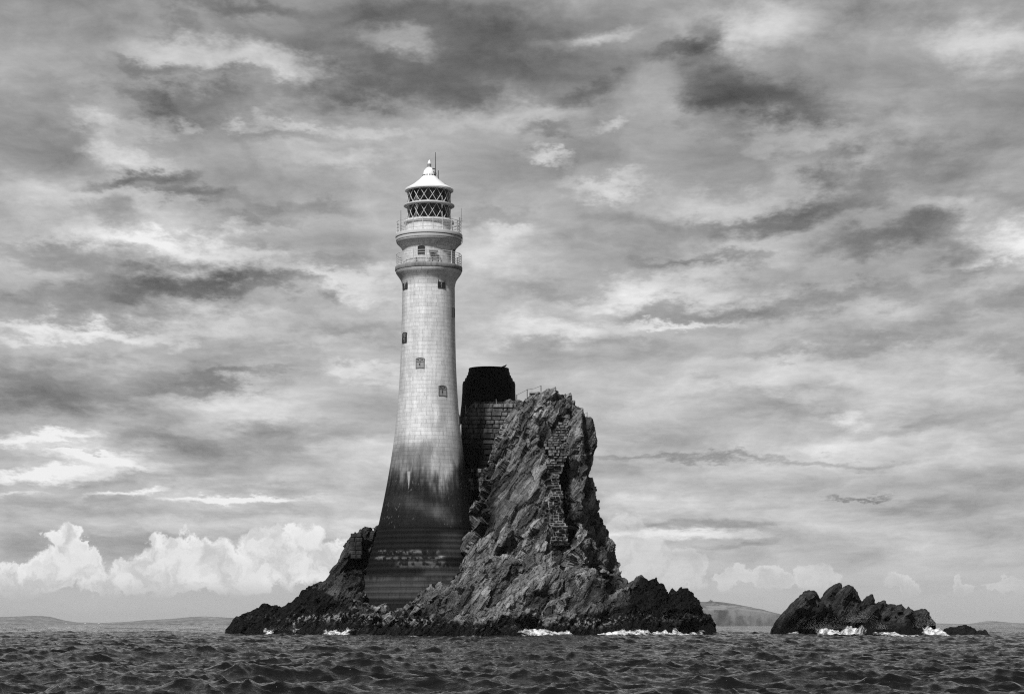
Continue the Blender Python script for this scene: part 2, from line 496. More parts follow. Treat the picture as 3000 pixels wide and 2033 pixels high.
V = np.stack([X + dsp[:, 1], Y + dsp[:, 2], dsp[:, 0]], 1)
me = np_mesh('sea', V, grid_faces(len(rad), len(ang), wrap=True)[:, ::-1])
mw, k = newmat('sea_water')
co = k.n('ShaderNodeTexCoord').outputs['Object']
k.b.inputs['Base Color'].default_value = (0.004, 0.004, 0.004, 1)
k.b.inputs['IOR'].default_value = 1.48
k.b.inputs['Roughness'].default_value = 0.05
h1 = k.noise(k.mapping(co, rot=(0, 0, 0.5), scl=(1.0, 1.6, 1)), 3.2, 6, 0.62)
h2 = k.noise(k.mapping(co, rot=(0, 0, -0.4), scl=(1, 2.2, 1)), 0.22, 6, 0.62)
bn = k.n('ShaderNodeBump'); bn.inputs['Strength'].default_value = 1.0; bn.inputs['Distance'].default_value = 0.05
k.inp(bn, 'Height', h1)
cd = k.n('ShaderNodeVectorMath', operation='LENGTH'); k.inp(cd, 0, co)
bn2 = k.n('ShaderNodeBump'); k.inp(bn2, 'Strength', k.mapr(cd.outputs['Value'], 150.0, 700.0, 0.0, 1.0)); bn2.inputs['Distance'].default_value = 1.6
k.inp(bn2, 'Height', h2); k.t.links.new(bn.outputs[0], bn2.inputs['Normal'])
k.t.links.new(bn2.outputs[0], k.b.inputs['Normal'])
sea = link('sea', me, mw, None, True)
tag(sea, kind='structure')

# ---------------------------------------------------------------- rock
def interp(x, pts):
    xs = [p[0] for p in pts]; ys = [p[1] for p in pts]
    return float(np.interp(x, xs, ys))
def xloft(top, fy, cy, by, step=7, zb=-3.0, shoulder=0.72, yscale=1.0):
    """closed mass; top = [(px, py)], fy/cy/by = depth of front foot, crest, back foot against px"""
    x0, x1 = top[0][0], top[-1][0]
    n = max(4, int((x1 - x0) / step))
    V, Fc = [], []; m = 0
    for i in range(n + 1):
        px = x0 + (x1 - x0) * i / n
        yf, yc, yb = interp(px, fy), interp(px, cy), interp(px, by)
        p = P(px, interp(px, top), yc); zt = p.z
        h = zt - zb
        ring = [(yf - 0.5, zb), (yf, 0.2), (yf + (yc - yf) * 0.35, 0.2 + (zt - 0.2) * shoulder * 0.62), (yf + (yc - yf) * 0.72, 0.2 + (zt - 0.2) * (shoulder + 0.16)),
                (yc, zt), (yc + (yb - yc) * 0.25, zt - h * 0.02), (yc + (yb - yc) * 0.6, zt - h * 0.18), (yc + (yb - yc) * 0.85, zt - h * 0.5), (yb, zb)]
        m = len(ring)
        for y, z in ring: V.append((p.x, y, z))
    for i in range(n):
        for k in range(m):
            a, b = i * m + k, i * m + (k + 1) % m
            Fc.append((a, b, b + m, a + m))
    Fc.append(tuple(range(m))[::-1]); Fc.append(tuple(n * m + k for k in range(m)))
    return V, Fc
def zloft(levels, n=24):
    """levels: (py, L, R, ridge_x, Yleft, Yfront, Yright, Yback), top first"""
    V, Fc = [], []; m = 0; rows = []
    ys = [l[0] for l in levels]
    steps = np.arange(ys[0], ys[-1] + 1, 7)
    for py in steps:
        L, R, M, yl, yf, yr, yb = [float(np.interp(py, ys, [l[j] for l in levels])) for j in range(1, 8)]
        pl, pm, pr = P(L, py, yl), P(M, py, yf), P(R, py, yr)
        z = pm.z
        w = pr.x - pl.x
        ring = [(pl.x, yl), (pl.x * .5 + pm.x * .5, yl * .5 + yf * .5 - 0.5), (pm.x, yf), (pm.x * .45 + pr.x * .55, yf * .55 + yr * .45 - 0.6), (pr.x - 0.05 * w, yr - 0.8), (pr.x, yr + 0.4),
                (pr.x - 0.06 * w, yr * .5 + yb * .5), (pr.x - 0.3 * w, yb), (pl.x + 0.3 * w, yb), (pl.x + 0.05 * w, yl * .4 + yb * .6)]
        m = len(ring); rows.append([(a, b, z) for a, b in ring])
    for r in rows: V.extend(r)
    for i in range(len(rows) - 1):
        for k in range(m):
            a, b = i * m + k, i * m + (k + 1) % m
            Fc.append((a, b, b + m, a + m))
    Fc.append(tuple(range(m))[::-1]); Fc.append(tuple((len(rows) - 1) * m + k for k in range(m)))
    return V, Fc
def voxel(parts, size):
    """union of closed meshes -> evenly meshed skin"""
    mb = MB()
    for v, f in parts: mb.add(v, f)
    me = bpy.data.meshes.new('tmp'); me.from_pydata(mb.v, [], mb.f)
    bm = bmesh.new(); bm.from_mesh(me); bmesh.ops.recalc_face_normals(bm, faces=bm.faces); bm.to_mesh(me); bm.free()
    return revoxel(me, size)
def revoxel(me, size):
    ob = bpy.data.objects.new('tmp', me); COL.objects.link(ob)
    md = ob.modifiers.new('r', 'REMESH'); md.mode = 'VOXEL'; md.voxel_size = size; md.adaptivity = 0
    dg = bpy.context.evaluated_depsgraph_get(); dg.update()
    res = bpy.data.meshes.new_from_object(ob.evaluated_get(dg))
    bpy.data.objects.remove(ob); bpy.data.meshes.remove(me)
    return res
def set_co(me, co):
    me.vertices.foreach_set('co', np.ascontiguousarray(co, dtype=np.float32).ravel()); me.update()
def proj(co):
    """world -> photo pixels"""
    y = co[:, 1]; z = co[:, 2] - CAMZ
    dep = y * CP + z * SP; up = -y * SP + z * CP
    return 1500 + F * co[:, 0] / dep, 1016.5 - F * up / dep
def frame(deg, tilt=0.0):
    a = math.radians(deg)
    e1 = Vector((math.cos(a), tilt, math.sin(a))).normalized()
    e3 = Vector((-math.sin(a), 0.25, math.cos(a))); e3 = (e3 - e1 * e3.dot(e1)).normalized()
    e2 = e3.cross(e1)
    return np.array([e1, e2, e3]).T
def layer(co, fr, size, k, wob=0.07):
    q = co @ fr / np.array(size)
    q = q + wob * np.stack([fbm(co / max(size) * 1.7 + 5 * j, 2, k + j) for j in range(3)], 1)
    return fracture(q, k)
def add_attr(me, name, vals):
    at = me.attributes.new(name, 'FLOAT', 'POINT')
    at.data.foreach_set('value', np.ascontiguousarray(vals, dtype=np.float32))
def crag(me, fr, lv1, lv2, vox2, zsoft=3.0, smooth_mask=None, carve=None, seed=0, coarse_mask=None, level0_mask=None):
    co = co_of(me)
    if carve is not None:
        co = carve(co); set_co(me, co)
    no = no_of(me)
    s, a, t = lv1
    off, tl, cr = layer(co, fr, s, seed + 1)
    d = a * off + t * tl - 0.30 * a * (1 - sst(cr, 0, 0.16))
    keep = 0.25 + 0.75 * sst(co[:, 2], 0.0, zsoft)
    if coarse_mask: keep = keep * coarse_mask(*proj(co), co)
    co = co + no * (d * keep)[:, None]
    set_co(me, co)
    me = revoxel(me, vox2)
    co = co_of(me); no = no_of(me)
    px, py = proj(co)
    sm = smooth_mask(px, py, co) if smooth_mask else np.ones(len(co))
    keep = (0.55 + 0.45 * sst(co[:, 2], 0.5, zsoft)) * sm
    for i, (s, a, flat, ck) in enumerate(lv2):
        q = co @ fr / np.array(s)
        q = q + 0.06 * np.stack([fbm(co / max(s) * 1.7 + 5 * j, 2, seed + 20 + 20 * i + j) for j in range(3)], 1)
        off, tl, cr, uid = fracture(q, seed + 20 + 20 * i, ids=True)
        _, inv, cnt = np.unique(uid, return_inverse=True, return_counts=True)
        inv = inv.ravel()
        cm = np.stack([np.bincount(inv, co[:, j]) / cnt for j in range(3)], 1)
        nm = np.stack([np.bincount(inv, no[:, j]) / cnt for j in range(3)], 1)
        rg = np.random.default_rng(seed + i)
        nm = nm / (np.linalg.norm(nm, axis=1, keepdims=True) + 1e-6) + rg.normal(size=nm.shape) * 0.22
        # lean the facets towards the bedding planes
        e3 = fr[:, 2]; al_ = nm @ e3
        nm = nm + (np.sign(al_) * np.abs(al_) ** 0.5 * 0.35)[:, None] * e3[None, :]
        nm = nm / (np.linalg.norm(nm, axis=1, keepdims=True) + 1e-6)
        N_ = nm[inv]; dist = ((co - cm[inv]) * N_).sum(1)
        lim_ = 0.55 * s[1]
        dist = np.clip(dist, -lim_, lim_)
        gate = 0.45 + 0.55 * sst(fbm(co * 0.22 + 7 * i, 3, seed + 90 + i), -0.35, 0.3)
        if i == 0 and level0_mask: gate = gate * level0_mask(px, py, co)
        mv = N_ * (-flat * dist + a * off)[:, None] - no * (ck * (1 - sst(cr, 0, 0.10)))[:, None]
        if i < 2: tone = off if i == 0 else tone + 0.6 * off
        co = co + mv * (keep * gate)[:, None]
        set_co(me, co); no = no_of(me)
    add_attr(me, 'tone', tone)
    d = 0.010 * fbm(co * 2.2, 4, seed + 70) + 0.022 * fbm((co @ fr) * np.array([1.2, 3.0, 9.0]), 3, seed + 77)
    co = co + no * d[:, None]
    set_co(me, co)
    return me
def add_attr(me, name, vals):
    at = me.attributes.new(name, 'FLOAT', 'POINT')
    at.data.foreach_set('value', np.ascontiguousarray(vals, dtype=np.float32))

def rock_mat(name, fr, lo=0.008, hi=0.36):
    m, k = newmat(name)
    geo = k.n('ShaderNodeNewGeometry')
    co = geo.outputs['Position']
    # strata-aligned coordinate
    rotm = Matrix([list(fr[:, j]) for j in range(3)])
    qv = []
    for j in range(3):
        nd = k.n('ShaderNodeVectorMath', operation='DOT_PRODUCT'); k.inp(nd, 0, co); k.inp(nd, 1, tuple(fr[:, j]))
        qv.append(nd.outputs['Value'])
    cb = k.n('ShaderNodeCombineXYZ')
    k.inp(cb, 0, k.math('MULTIPLY', qv[0], 0.22)); k.inp(cb, 1, k.math('MULTIPLY', qv[1], 0.8)); k.inp(cb, 2, k.math('MULTIPLY', qv[2], 1.7))
    ST = cb.outputs[0]
    big = k.noise(co, 0.16, 5, 0.6, 0.4)
    mid = k.noise(co, 0.9, 6, 0.65)
    stv = k.noise(ST, 1.0, 7, 0.68, 0.3)
    fine = k.noise(co, 7.0, 5, 0.7)
    v = k.math('MULTIPLY_ADD', big, 0.9, -0.45)
    v = k.math('ADD', v, k.math('MULTIPLY_ADD', mid, 0.9, -0.45))
    v = k.math('ADD', v, k.math('MULTIPLY_ADD', stv, 1.0, -0.5))
    v = k.math('ADD', v, k.math('MULTIPLY_ADD', fine, 1.1, -0.55))
    ta = k.n('ShaderNodeAttribute'); ta.attribute_name = 'tone'
    v = k.math('MULTIPLY_ADD', ta.outputs['Fac'], 0.32, v)
    vo = k.n('ShaderNodeTexVoronoi', feature='DISTANCE_TO_EDGE'); k.inp(vo, 'Vector', k.vmath('ADD', k.vmath('MULTIPLY', ST, (2.2, 1.0, 1.3)), k.vmath('MULTIPLY', k.noise(co, 1.2, 3, color=True), (0.5, 0.5, 0.5)))); vo.inputs['Scale'].default_value = 1.0
    crk = k.mapr(vo.outputs['Distance'], 0.0, 0.07)
    alb = k.mapr(v, -0.62, 0.70, 0.0, 1.0, smooth=False)
    alb = k.math('MULTIPLY_ADD', k.math('POWER', alb, 2.0), hi - lo, lo)
    alb = k.math('MULTIPLY', alb, k.math('MULTIPLY_ADD', crk, 0.6, 0.4))
    # lichen and guano flecks
    fl = k.mapr(k.noise(co, 2.6, 8, 0.75), 0.60, 0.70)
    flm = k.mapr(k.noise(co, 0.25, 3, 0.5), 0.5, 0.66)
    alb = k.mix(k.math('MULTIPLY', k.math('MULTIPLY', fl, flm), 0.7), alb, 0.26)
    wa = k.n('ShaderNodeAttribute'); wa.attribute_name = 'wet_and_shade'
    pa = k.n('ShaderNodeAttribute'); pa.attribute_name = 'pale'
    alb = k.mix(pa.outputs['Fac'], alb, 0.34)
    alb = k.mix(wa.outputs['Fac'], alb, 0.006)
    k.t.links.new(grey(k, alb), k.b.inputs['Base Color'])
    k.inp(k.b, 'Roughness', k.mix(wa.outputs['Fac'], 0.85, 0.5))
    k.inp(k.b, 'Specular IOR Level', k.mix(wa.outputs['Fac'], 0.30, 0.06))
    bn = k.n('ShaderNodeBump'); bn.inputs['Strength'].default_value = 0.7; bn.inputs['Distance'].default_value = 0.06
    hh = k.math('ADD', k.math('MULTIPLY', k.noise(co, 3.5, 8, 0.7), 0.8), k.math('MULTIPLY_ADD', crk, 0.7, k.math('MULTIPLY', stv, 0.8)))
    k.inp(bn, 'Height', hh)
    k.t.links.new(bn.outputs[0], k.b.inputs['Normal'])
    return m

def slab(poly, yf, yb, bev=0.55, over=2.2):
    """leaning slab: traced outline at its back, front face pulled down and to the right so that its upper left edge is a broad bevel"""
    n = len(poly); cx = sum(p[0] for p in poly) / n; cy = sum(p[1] for p in poly) / n
    V = []
    for px, py in poly: V.append(P(px, py, yb))
    for px, py in poly: V.append(P(px, py, yb * (1 - bev) + yf * bev))
    ymin = min(p[1] for p in poly); ymax = max(p[1] for p in poly)
    for px, py in poly:
        sx = cx + (px - cx) * 0.74 + 6; sy = cy + (py - cy) * (0.86 if py < cy else 1.0) + (3 if py < cy else 0)
        V.append(P(sx, sy, yf + over * (py - ymin) / (ymax - ymin)))
    V = [(v.x, v.y, v.z if i % n == 0 else v.z) for i, v in enumerate(V)]
    Fc = [tuple(range(n)), tuple(range(2 * n, 3 * n))[::-1]]
    for k_ in (0, n):
        for i in range(n): Fc.append((k_ + i, k_ + (i + 1) % n, k_ + n + (i + 1) % n, k_ + n + i))
    return V, Fc
FR = frame(60, 0.15)
# --- main island
A_levels = [  # py, L, R, ridge, Yl, Yf, Yr, Yb
 (1147,1550,1684,1625,246,243,246,254),(1162,1528,1696,1625,245,242,246,255),(1180,1512,1698,1620,244,241.5,246,256),(1215,1498,1706,1615,243.5,240.5,246,257),
 (1224,1494,1732,1615,243.3,240.4,246,257),(1250,1484,1740,1612,243,240,246,257),(1295,1457,1744,1608,242.5,239,246,257),(1325,1446,1738,1606,242,238.5,246,257),(1372,1436,1722,1606,241.5,237.5,245,257),
 (1395,1427,1730,1606,241,237,245,257),(1440,1405,1746,1606,240.3,236.2,244,257),(1475,1390,1762,1606,239,235.4,243,257),(1540,1375,1766,1604,237,234,242,257),(1575,1368,1780,1604,236.2,233.3,241,257),
 (1600,1366,1794,1604,235.6,232.6,240.5,257),(1650,1362,1811,1600,234.6,231.5,240,257),(1700,1330,1822,1590,233,229.5,238,257),(1760,1290,1850,1580,230.5,227.5,235,257),(1860,1250,1860,1570,227,225,232,257),(1930,1240,1870,1570,227,224.5,231,257)]
fyM = [(640,233),(900,228),(1200,224.5),(1500,223),(1800,224.5),(2000,228),(2100,231)]
M1 = xloft([(664,1852),(672,1835),(682,1818),(700,1801),(722,1790),(740,1784),(752,1786),(775,1769),(785,1768),(792,1778),(806,1762),(811,1780),(840,1773),(866,1768),(884,1746),(892,1728),(908,1715),(935,1707),(955,1701),(966,1685),(984,1657),(992,1664),(1003,1636),(1025,1603),(1040,1596),(1050,1590)],
           [(640,236),(900,232),(985,234.5),(1050,237)], [(640,239),(900,239),(985,241),(1050,244)], [(640,243),(900,250),(1060,254)])
M2 = xloft([(1024,1612),(1030,1575),(1036,1566),(1058,1562),(1064,1555),(1085,1548),(1108,1544),(1140,1543)],
           [(1020,239),(1120,239)], [(1020,243),(1120,245)], [(1020,252),(1120,256)])
M3 = xloft([(850,1800),(880,1765),(905,1735),(940,1722),(985,1706),(1030,1698),(1046,1706),(1056,1750),(1080,1778),(1140,1784),(1192,1786),(1206,1768),(1214,1738),(1232,1720),(1262,1716),(1300,1714),(1335,1698),(1372,1680),(1420,1640),(1500,1640),(1600,1660),(1700,1690),(1800,1735),(1860,1755)],
           fyM, [(850,234),(1050,230.6),(1200,230.2),(1330,230.2),(1400,229.5),(1600,229),(1860,233)], [(850,244),(1860,246)])
M5 = xloft([(1770,1640),(1800,1680),(1810,1684),(1824,1686),(1833,1698),(1836,1710),(1846,1705),(1857,1692),(1875,1688),(1890,1692),(1904,1699),(1918,1695),(1926,1696),(1930,1709),(1942,1710),(1949,1724),(1950,1740),(1965,1741),(1977,1725),(1992,1716),(2010,1723),(2032,1738),(2037,1755),(2046,1775),(2061,1793),(2083,1808),(2089,1822),(2093,1850)],
           fyM, [(1770,236),(1950,236),(2100,236)], [(1770,250),(2100,242)])
M6 = xloft([(1690,1690),(1720,1676),(1760,1690),(1790,1720),(1830,1735),(1900,1735),(1940,1775),(1975,1800),(2010,1840)], fyM, [(1690,231),(2010,232)], [(1690,240),(2010,240)])
APEAK = zloft(A_levels)
TERR = xloft([(1352,1250),(1362,1232),(1372,1214),(1384,1205),(1440,1196),(1500,1192),(1530,1190)], [(1352,247.6),(1530,247.6)], [(1352,248.6),(1530,248.6)], [(1352,260),(1530,260)], shoulder=0.9)
def coarse_main(px, py, co):
    m = np.where((px < 1000) | (px > 1815), 0.45, 1.0)
    m = m * (1 - 0.95 * (1 - sst(np.hypot((px - 1730) / 34, (py - 1275) / 75), 0.8, 1.2)))
    return m * np.where((co[:, 1] > 246.5) & (px < 1530) & (px > 1340), 0.05, 1.0)
# a rib of rock on the right of the masonry stair, and a ledge block at the right shoulder
RIB = xloft([(1655,1560),(1662,1480),(1668,1385),(1680,1290),(1692,1215),(1700,1190),(1706,1215),(1722,1400),(1745,1560),(1770,1620)],
            [(1650,229.5),(1770,232)], [(1650,240),(1770,242)], [(1650,250),(1770,252)])
def carve_main(co):
    px, py = proj(co)
    front = sst(244 - co[:, 1], 0, 2)
    # dark cleft between the stair and the rib
    ctr = np.interp(py, [1380, 1450, 1540, 1600, 1640], [1648, 1652, 1664, 1672, 1684]); hw = np.interp(py, [1370, 1420, 1540, 1600, 1650], [4, 15, 19, 17, 8])
    m = (1 - sst(np.abs(px - ctr) / hw, 0.6, 1.25)) * sst(py, 1365, 1400) * (1 - sst(py, 1590, 1640))
    co[:, 1] += 3.8 * m * front
    # hollow at the head of the stair
    m = (1 - sst(np.hypot((px - 1592) / 26, (py - 1262) / 42), 0.5, 1.2)); co[:, 1] += 2.6 * m * front
    # dark recesses low on the right shoulder
    m = (1 - sst(np.hypot((px - 1795) / 46, (py - 1708) / 36), 0.5, 1.2)); co[:, 1] += 3.2 * m * sst(240 - co[:, 1], -4, 0)
    m = (1 - sst(np.hypot((px - 1720) / 22, (py - 1650) / 40), 0.5, 1.2)); co[:, 1] += 2.2 * m * front
    # undercut waterline notches
    m = (1 - sst(np.abs(co[:, 2] - 0.8), 0.5, 1.4)) * sst(fbm(co * np.array([.12, .12, 0.0]), 2, 5), -0.1, 0.35)
    co[:, 1] += 1.4 * m * sst(236 - co[:, 1], 0, 2)
    return co
def smooth_main(px, py, co):
    m = 1 - 0.72 * (1 - sst(np.hypot(((px - 1510) + (py - 1450) * 0.42) / 72, (py - 1450) / 125), 0.65, 1.1))
    m *= 1 - 0.6 * (1 - sst(np.hypot((px - 1380) / 90, (py - 1760) / 60), 0.6, 1.1)) * 0.3
    m *= np.where((co[:, 1] > 246.5) & (px < 1525) & (px > 1340), 0.1, 1.0)
    m *= 1 - 0.9 * (1 - sst(np.hypot((px - 1726) / 22, (py - 1262) / 42), 0.8, 1.2)) * 0.6
    return m
BLK = []
rb = random.Random(15)
for i in range(150):
    px = rb.uniform(900, 2030)
    ty = float(np.interp(px, [900, 985, 1055, 1085, 1190, 1230, 1330, 1420, 1700, 1850, 2040], [1770, 1745, 1745, 1795, 1795, 1745, 1720, 1690, 1720, 1760, 1790]))
    py = rb.uniform(ty, 1835); w = rb.uniform(10, 26); h = rb.uniform(16, 42)
    yv = float(np.interp(py, [1640, 1720, 1835], [232.5, 229.5, 225.2])) + float(np.interp(px, [900, 1150, 1800, 2040], [3, 0, 0, 3]))
    BLK.append(slab([(px - w, py + h), (px - w * 0.9, py + h * .3), (px - w * 0.1, py - h * .4), (px + w * .45, py - h * .7), (px + w * .8, py - h * .1), (px + w * .9, py + h)], yv - 0.6, yv + 3.5, .4))
def prism(poly, yf, yb):
    n = len(poly); V = [P(px, py, yf) for px, py in poly] + [P(px, py, yb) for px, py in poly]
    return [tuple(v) for v in V], [tuple(range(n)), tuple(range(n, 2 * n))[::-1]] + [(i, (i + 1) % n, n + (i + 1) % n, n + i) for i in range(n)]
SHOULDER = prism([(1690,1222),(1735,1224),(1740,1247),(1744,1270),(1746,1297),(1738,1321),(1727,1357),(1700,1400),(1690,1330)], 240.5, 251)
isl = voxel(BLK + [SHOULDER, M1, M2, M3, M5, M6, APEAK, RIB, TERR], 0.2)
isl = crag(isl, FR, ((5.5, 3.0, 2.0), 0.62, 0.9), [((4.8, 2.2, 1.25), 0.50, 0.95, 0.55), ((1.9, 1.1, 0.55), 0.20, 0.9, 0.22), ((0.75, 0.5, 0.28), 0.04, 0.7, 0.04)], 0.105, 3.0, smooth_main, carve_main, 3, coarse_main, lambda px, py, co: np.where((px > 1850) | (px < 1000), 0.45, 1.0) * (1 - 0.92 * (1 - sst(np.hypot((px - 1730) / 34, (py - 1275) / 75), 0.8, 1.2))))
co = co_of(isl); px, py = proj(co)
nz = fbm(co * 0.5, 4, 41) ; nzf = fbm(co * 3.0, 4, 47)
lim = np.interp(px, [650, 860, 960, 1050, 1250, 1400, 1750, 1830, 1880, 1960, 2100], [8.0, 7.0, 5.0, 2.6, 2.4, 1.8, 2.2, 3.0, 7.0, 9.5, 9.5])
wet_and_shade = 1 - sst(co[:, 2] + nz * 1.3 + nzf * 0.4 - lim, -0.25, 0.5)
wet_and_shade = np.maximum(wet_and_shade, 0.55 * (1 - sst(co[:, 2] + nz * 3 - lim * 1.0 - 3.0, -1.5, 1.5)) * sst(np.abs(px - 1450), 300, 480))
wet_and_shade = np.maximum(wet_and_shade, 0.80 * sst(nz * 60 + 1140 - px, -30, 40) * sst(co[:, 2], 3.5, 6.0))
# dark patch beside the tower
wet_and_shade = np.maximum(wet_and_shade, 0.9 * (1 - sst(np.hypot((px - 1415) / 50, (py - 1505) / 60), 0.6, 1.25)) * sst(nz + 0.4 * nzf, -0.55, 0.25))
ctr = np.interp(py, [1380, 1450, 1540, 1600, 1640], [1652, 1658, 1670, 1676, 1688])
wet_and_shade = np.maximum(wet_and_shade, 0.93 * (1 - sst(np.abs(px + 6 * nzf - ctr) / 17, 0.6, 1.15)) * sst(py, 1375, 1410) * (1 - sst(py, 1585, 1620)))  # shadow of the cleft painted black along its line
wet_and_shade = np.maximum(wet_and_shade, 0.8 * (1 - sst(np.hypot((px - 1592 + 5 * nzf) / 20, (py - 1265) / 34), 0.6, 1.15)))  # shade of the stair-head hollow put into the rock colour
wet_and_shade = np.maximum(wet_and_shade, 0.85 * (1 - sst(np.hypot((px - 1790 + 8 * nzf) / 42, (py - 1705) / 26), 0.6, 1.15)))  # shade of the shoulder recess darkened into the rock colour
band = np.exp(-((co[:, 2] - (np.minimum(lim, 3.2) * 0.5 + 0.5 + 0.35 * nz)) / 0.5) ** 2)
speck = sst(fbm(co * 4.5, 3, 61) + 0.35 * fbm(co * np.array([.18, .18, .6]), 2, 62), 0.16, 0.36)
msk = np.interp(px, [650, 700, 740, 850, 870, 900, 1080, 1120, 1240, 1330, 1380, 1430, 1700, 1720, 1800, 1840, 1950, 2050, 2100], [0, .1, .3, .5, 1, .8, .9, 1, .9, .3, .9, .3, .8, 1, .8, .3, .5, .3, 0])
pale = band * speck * msk
add_attr(isl, 'wet_and_shade', np.clip(wet_and_shade * (1 - pale), 0, 1)); add_attr(isl, 'pale', np.clip(pale, 0, 1) * 0.9)
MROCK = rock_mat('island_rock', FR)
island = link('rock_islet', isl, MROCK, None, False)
tag(island, 'jagged dark rock islet with a steep crag, carrying the lighthouse', 'rock')
print('island verts', len(isl.vertices))

# --- smaller rocks on the right
FR2 = frame(47, 0.1)
fr2 = [(2255,233),(2400,228),(2600,226),(2740,232)]
SLABS = [
 slab([(2255,1872),(2262,1846),(2280,1814),(2314,1776),(2345,1749),(2362,1732),(2380,1730),(2394,1735),(2398,1752),(2400,1800),(2405,1872)], 229, 240),
 slab([(2355,1872),(2385,1798),(2402,1762),(2420,1734),(2437,1717),(2452,1709),(2462,1712),(2467,1726),(2446,1790),(2430,1872)], 232, 243, .4),
 slab([(2372,1872),(2395,1820),(2440,1762),(2468,1730),(2484,1715),(2496,1717),(2504,1731),(2512,1738),(2519,1762),(2519,1800),(2512,1872)], 228, 238),
 slab([(2490,1872),(2505,1795),(2534,1755),(2552,1739),(2557,1742),(2560,1759),(2558,1790),(2550,1872)], 230, 238),
 slab([(2535,1872),(2545,1795),(2568,1766),(2583,1758),(2590,1762),(2597,1775),(2604,1872)], 229.5, 236),
 slab([(2575,1872),(2585,1805),(2602,1771),(2613,1770),(2619,1776),(2622,1800),(2625,1872)], 230, 236),
 slab([(2600,1872),(2608,1800),(2628,1776),(2640,1769),(2643,1788),(2650,1820),(2655,1872)], 229, 236),
 slab([(2635,1872),(2640,1820),(2652,1798),(2676,1789),(2690,1793),(2705,1872)], 230, 236),
 slab([(2672,1872),(2682,1806),(2690,1792),(2706,1783),(2717,1787),(2723,1808),(2728,1872)], 229, 235),
 slab([(2708,1872),(2716,1818),(2728,1811),(2738,1820),(2743,1872)], 230, 234)]
rb = random.Random(8)
for i in range(34):      # broken blocks along the front of the reef
    px = rb.uniform(2400, 2665); py = rb.uniform(1780, 1830) - 14 * (px < 2480) ; w = rb.uniform(9, 22); h = rb.uniform(10, 26)
    SLABS.append(slab([(px - w, py + 45), (px - w * 0.9, py + h * .4), (px - w * 0.2, py - h * .3), (px + w * .45, py - h * .6), (px + w * .7, py - h * .2), (px + w * .9, py + 45)], rb.uniform(226.5, 228.5), 234, .4))
R2 = xloft([(2522,1850),(2528,1832),(2540,1822),(2560,1820),(2575,1825),(2592,1829),(2612,1815),(2640,1808),(2660,1812),(2668,1835),(2684,1852)], [(2500,224),(2700,224.5)], [(2500,228),(2700,228)], [(2500,233),(2700,233)], step=5)
R3 = xloft([(2672,1850),(2676,1822),(2684,1813),(2692,1818),(2697,1845)], [(2672,227),(2697,227)], [(2672,230),(2697,230)], [(2672,233),(2697,233)], step=4)
def carve_r(co):
    px, py = proj(co)
    m = (1 - sst(np.hypot((px - 2440) / 30, (py - 1840) / 34), 0.5, 1.2)); co[:, 1] += 4.0 * m
    m = (1 - sst(np.hypot((px - 2480 - (1775 - py) * .3) / 9, (py - 1780) / 42), 0.5, 1.2)); co[:, 1] += 1.3 * m
    return co
r_me = voxel(SLABS + [R2, R3], 0.13)
r_me = crag(r_me, FR2, ((4.0, 2.0, 1.0), 0.05, 0.10), [((2.2, 1.3, 0.7), 0.12, 0.8, 0.10), ((0.8, 0.6, 0.3), 0.06, 0.7, 0.05)], 0.12, 1.5, None, None, 11)
co = co_of(r_me); nz = fbm(co * 0.5, 4, 41); nzf = fbm(co * 3.0, 4, 47)
add_attr(r_me, 'wet_and_shade', 0.45 + 0.55 * (1 - sst(co[:, 2] + nz * 1.6 + nzf * .4, 0.9, 2.2))); add_attr(r_me, 'pale', 0 * nz)
MROCK2 = rock_mat('outlying_rock', FR2, 0.008, 0.11)
o = link('sea_rock', r_me, MROCK2, None, False)
tag(o, 'low black row of slanting rock slabs with surf at its foot, right of the islet', 'rock')
S1 = xloft([(2762,1848),(2766,1839),(2785,1838),(2806,1834),(2818,1833),(2830,1828),(2842,1829),(2850,1840),(2854,1846),(2886,1848),(2890,1852)], [(2760,228),(2890,228)], [(2760,230),(2890,230)], [(2760,233),(2890,232)], step=4)
s_me = voxel([S1], 0.1)
s_me = crag(s_me, FR2, ((2.0, 1.0, 0.6), 0.12, 0.2), [((0.9, 0.6, 0.3), 0.08, 0.1, 0.05)], 0.09, 0.8, None, None, 17)
co = co_of(s_me); add_attr(s_me, 'wet_and_shade', np.full(len(co), 0.85)); add_attr(s_me, 'pale', np.zeros(len(co)))
o = link('sea_rock', s_me, MROCK2, None, True)
tag(o, 'small flat black rock just awash, alone at the far right', 'rock')

# ---------------------------------------------------------------- lighthouse
TY = 240.0
AX = P(1256, 800, TY).x
def zt(py): return P(1256, py, TY).z
def cpx(py):
    z = zt(py) - CAMZ
    return 1500 + F * AX / (TY * CP + z * SP)
def rr(py, hw): return P(1256 + hw, py, TY).x - P(1256, py, TY).x
def rl(py, left): return rr(py, cpx(py) - left)
m_paint = plain('white_paint', 0.80, 0.45, 0, 0.06, 2.0)
m_roof = plain('roof_paint', 0.90, 0.35, 0, 0.03, 2.0)
m_rail = plain('rail_paint', 0.58, 0.5, 0, 0.10, 4.0)
m_iron = plain('dark_iron', 0.05, 0.5, 0.3, 0.3, 6.0)
m_grey = plain('grey_metal', 0.22, 0.5, 0.2, 0.2, 5.0)
m_black = plain('black_inside', 0.012, 0.8, 0, 0.2, 3.0)
m_shut = plain('grey_shutter', 0.27, 0.6, 0, 0.2, 5.0)
m_frame = plain('window_surround', 0.14, 0.6, 0, 0.2, 5.0)
m_sash = plain('dark_window', 0.02, 0.35, 0, 0.3, 5.0)
mg, k = newmat('pane_glass')
tr = k.n('ShaderNodeBsdfTransparent'); tr.inputs[0].default_value = (0.80, 0.80, 0.80, 1)
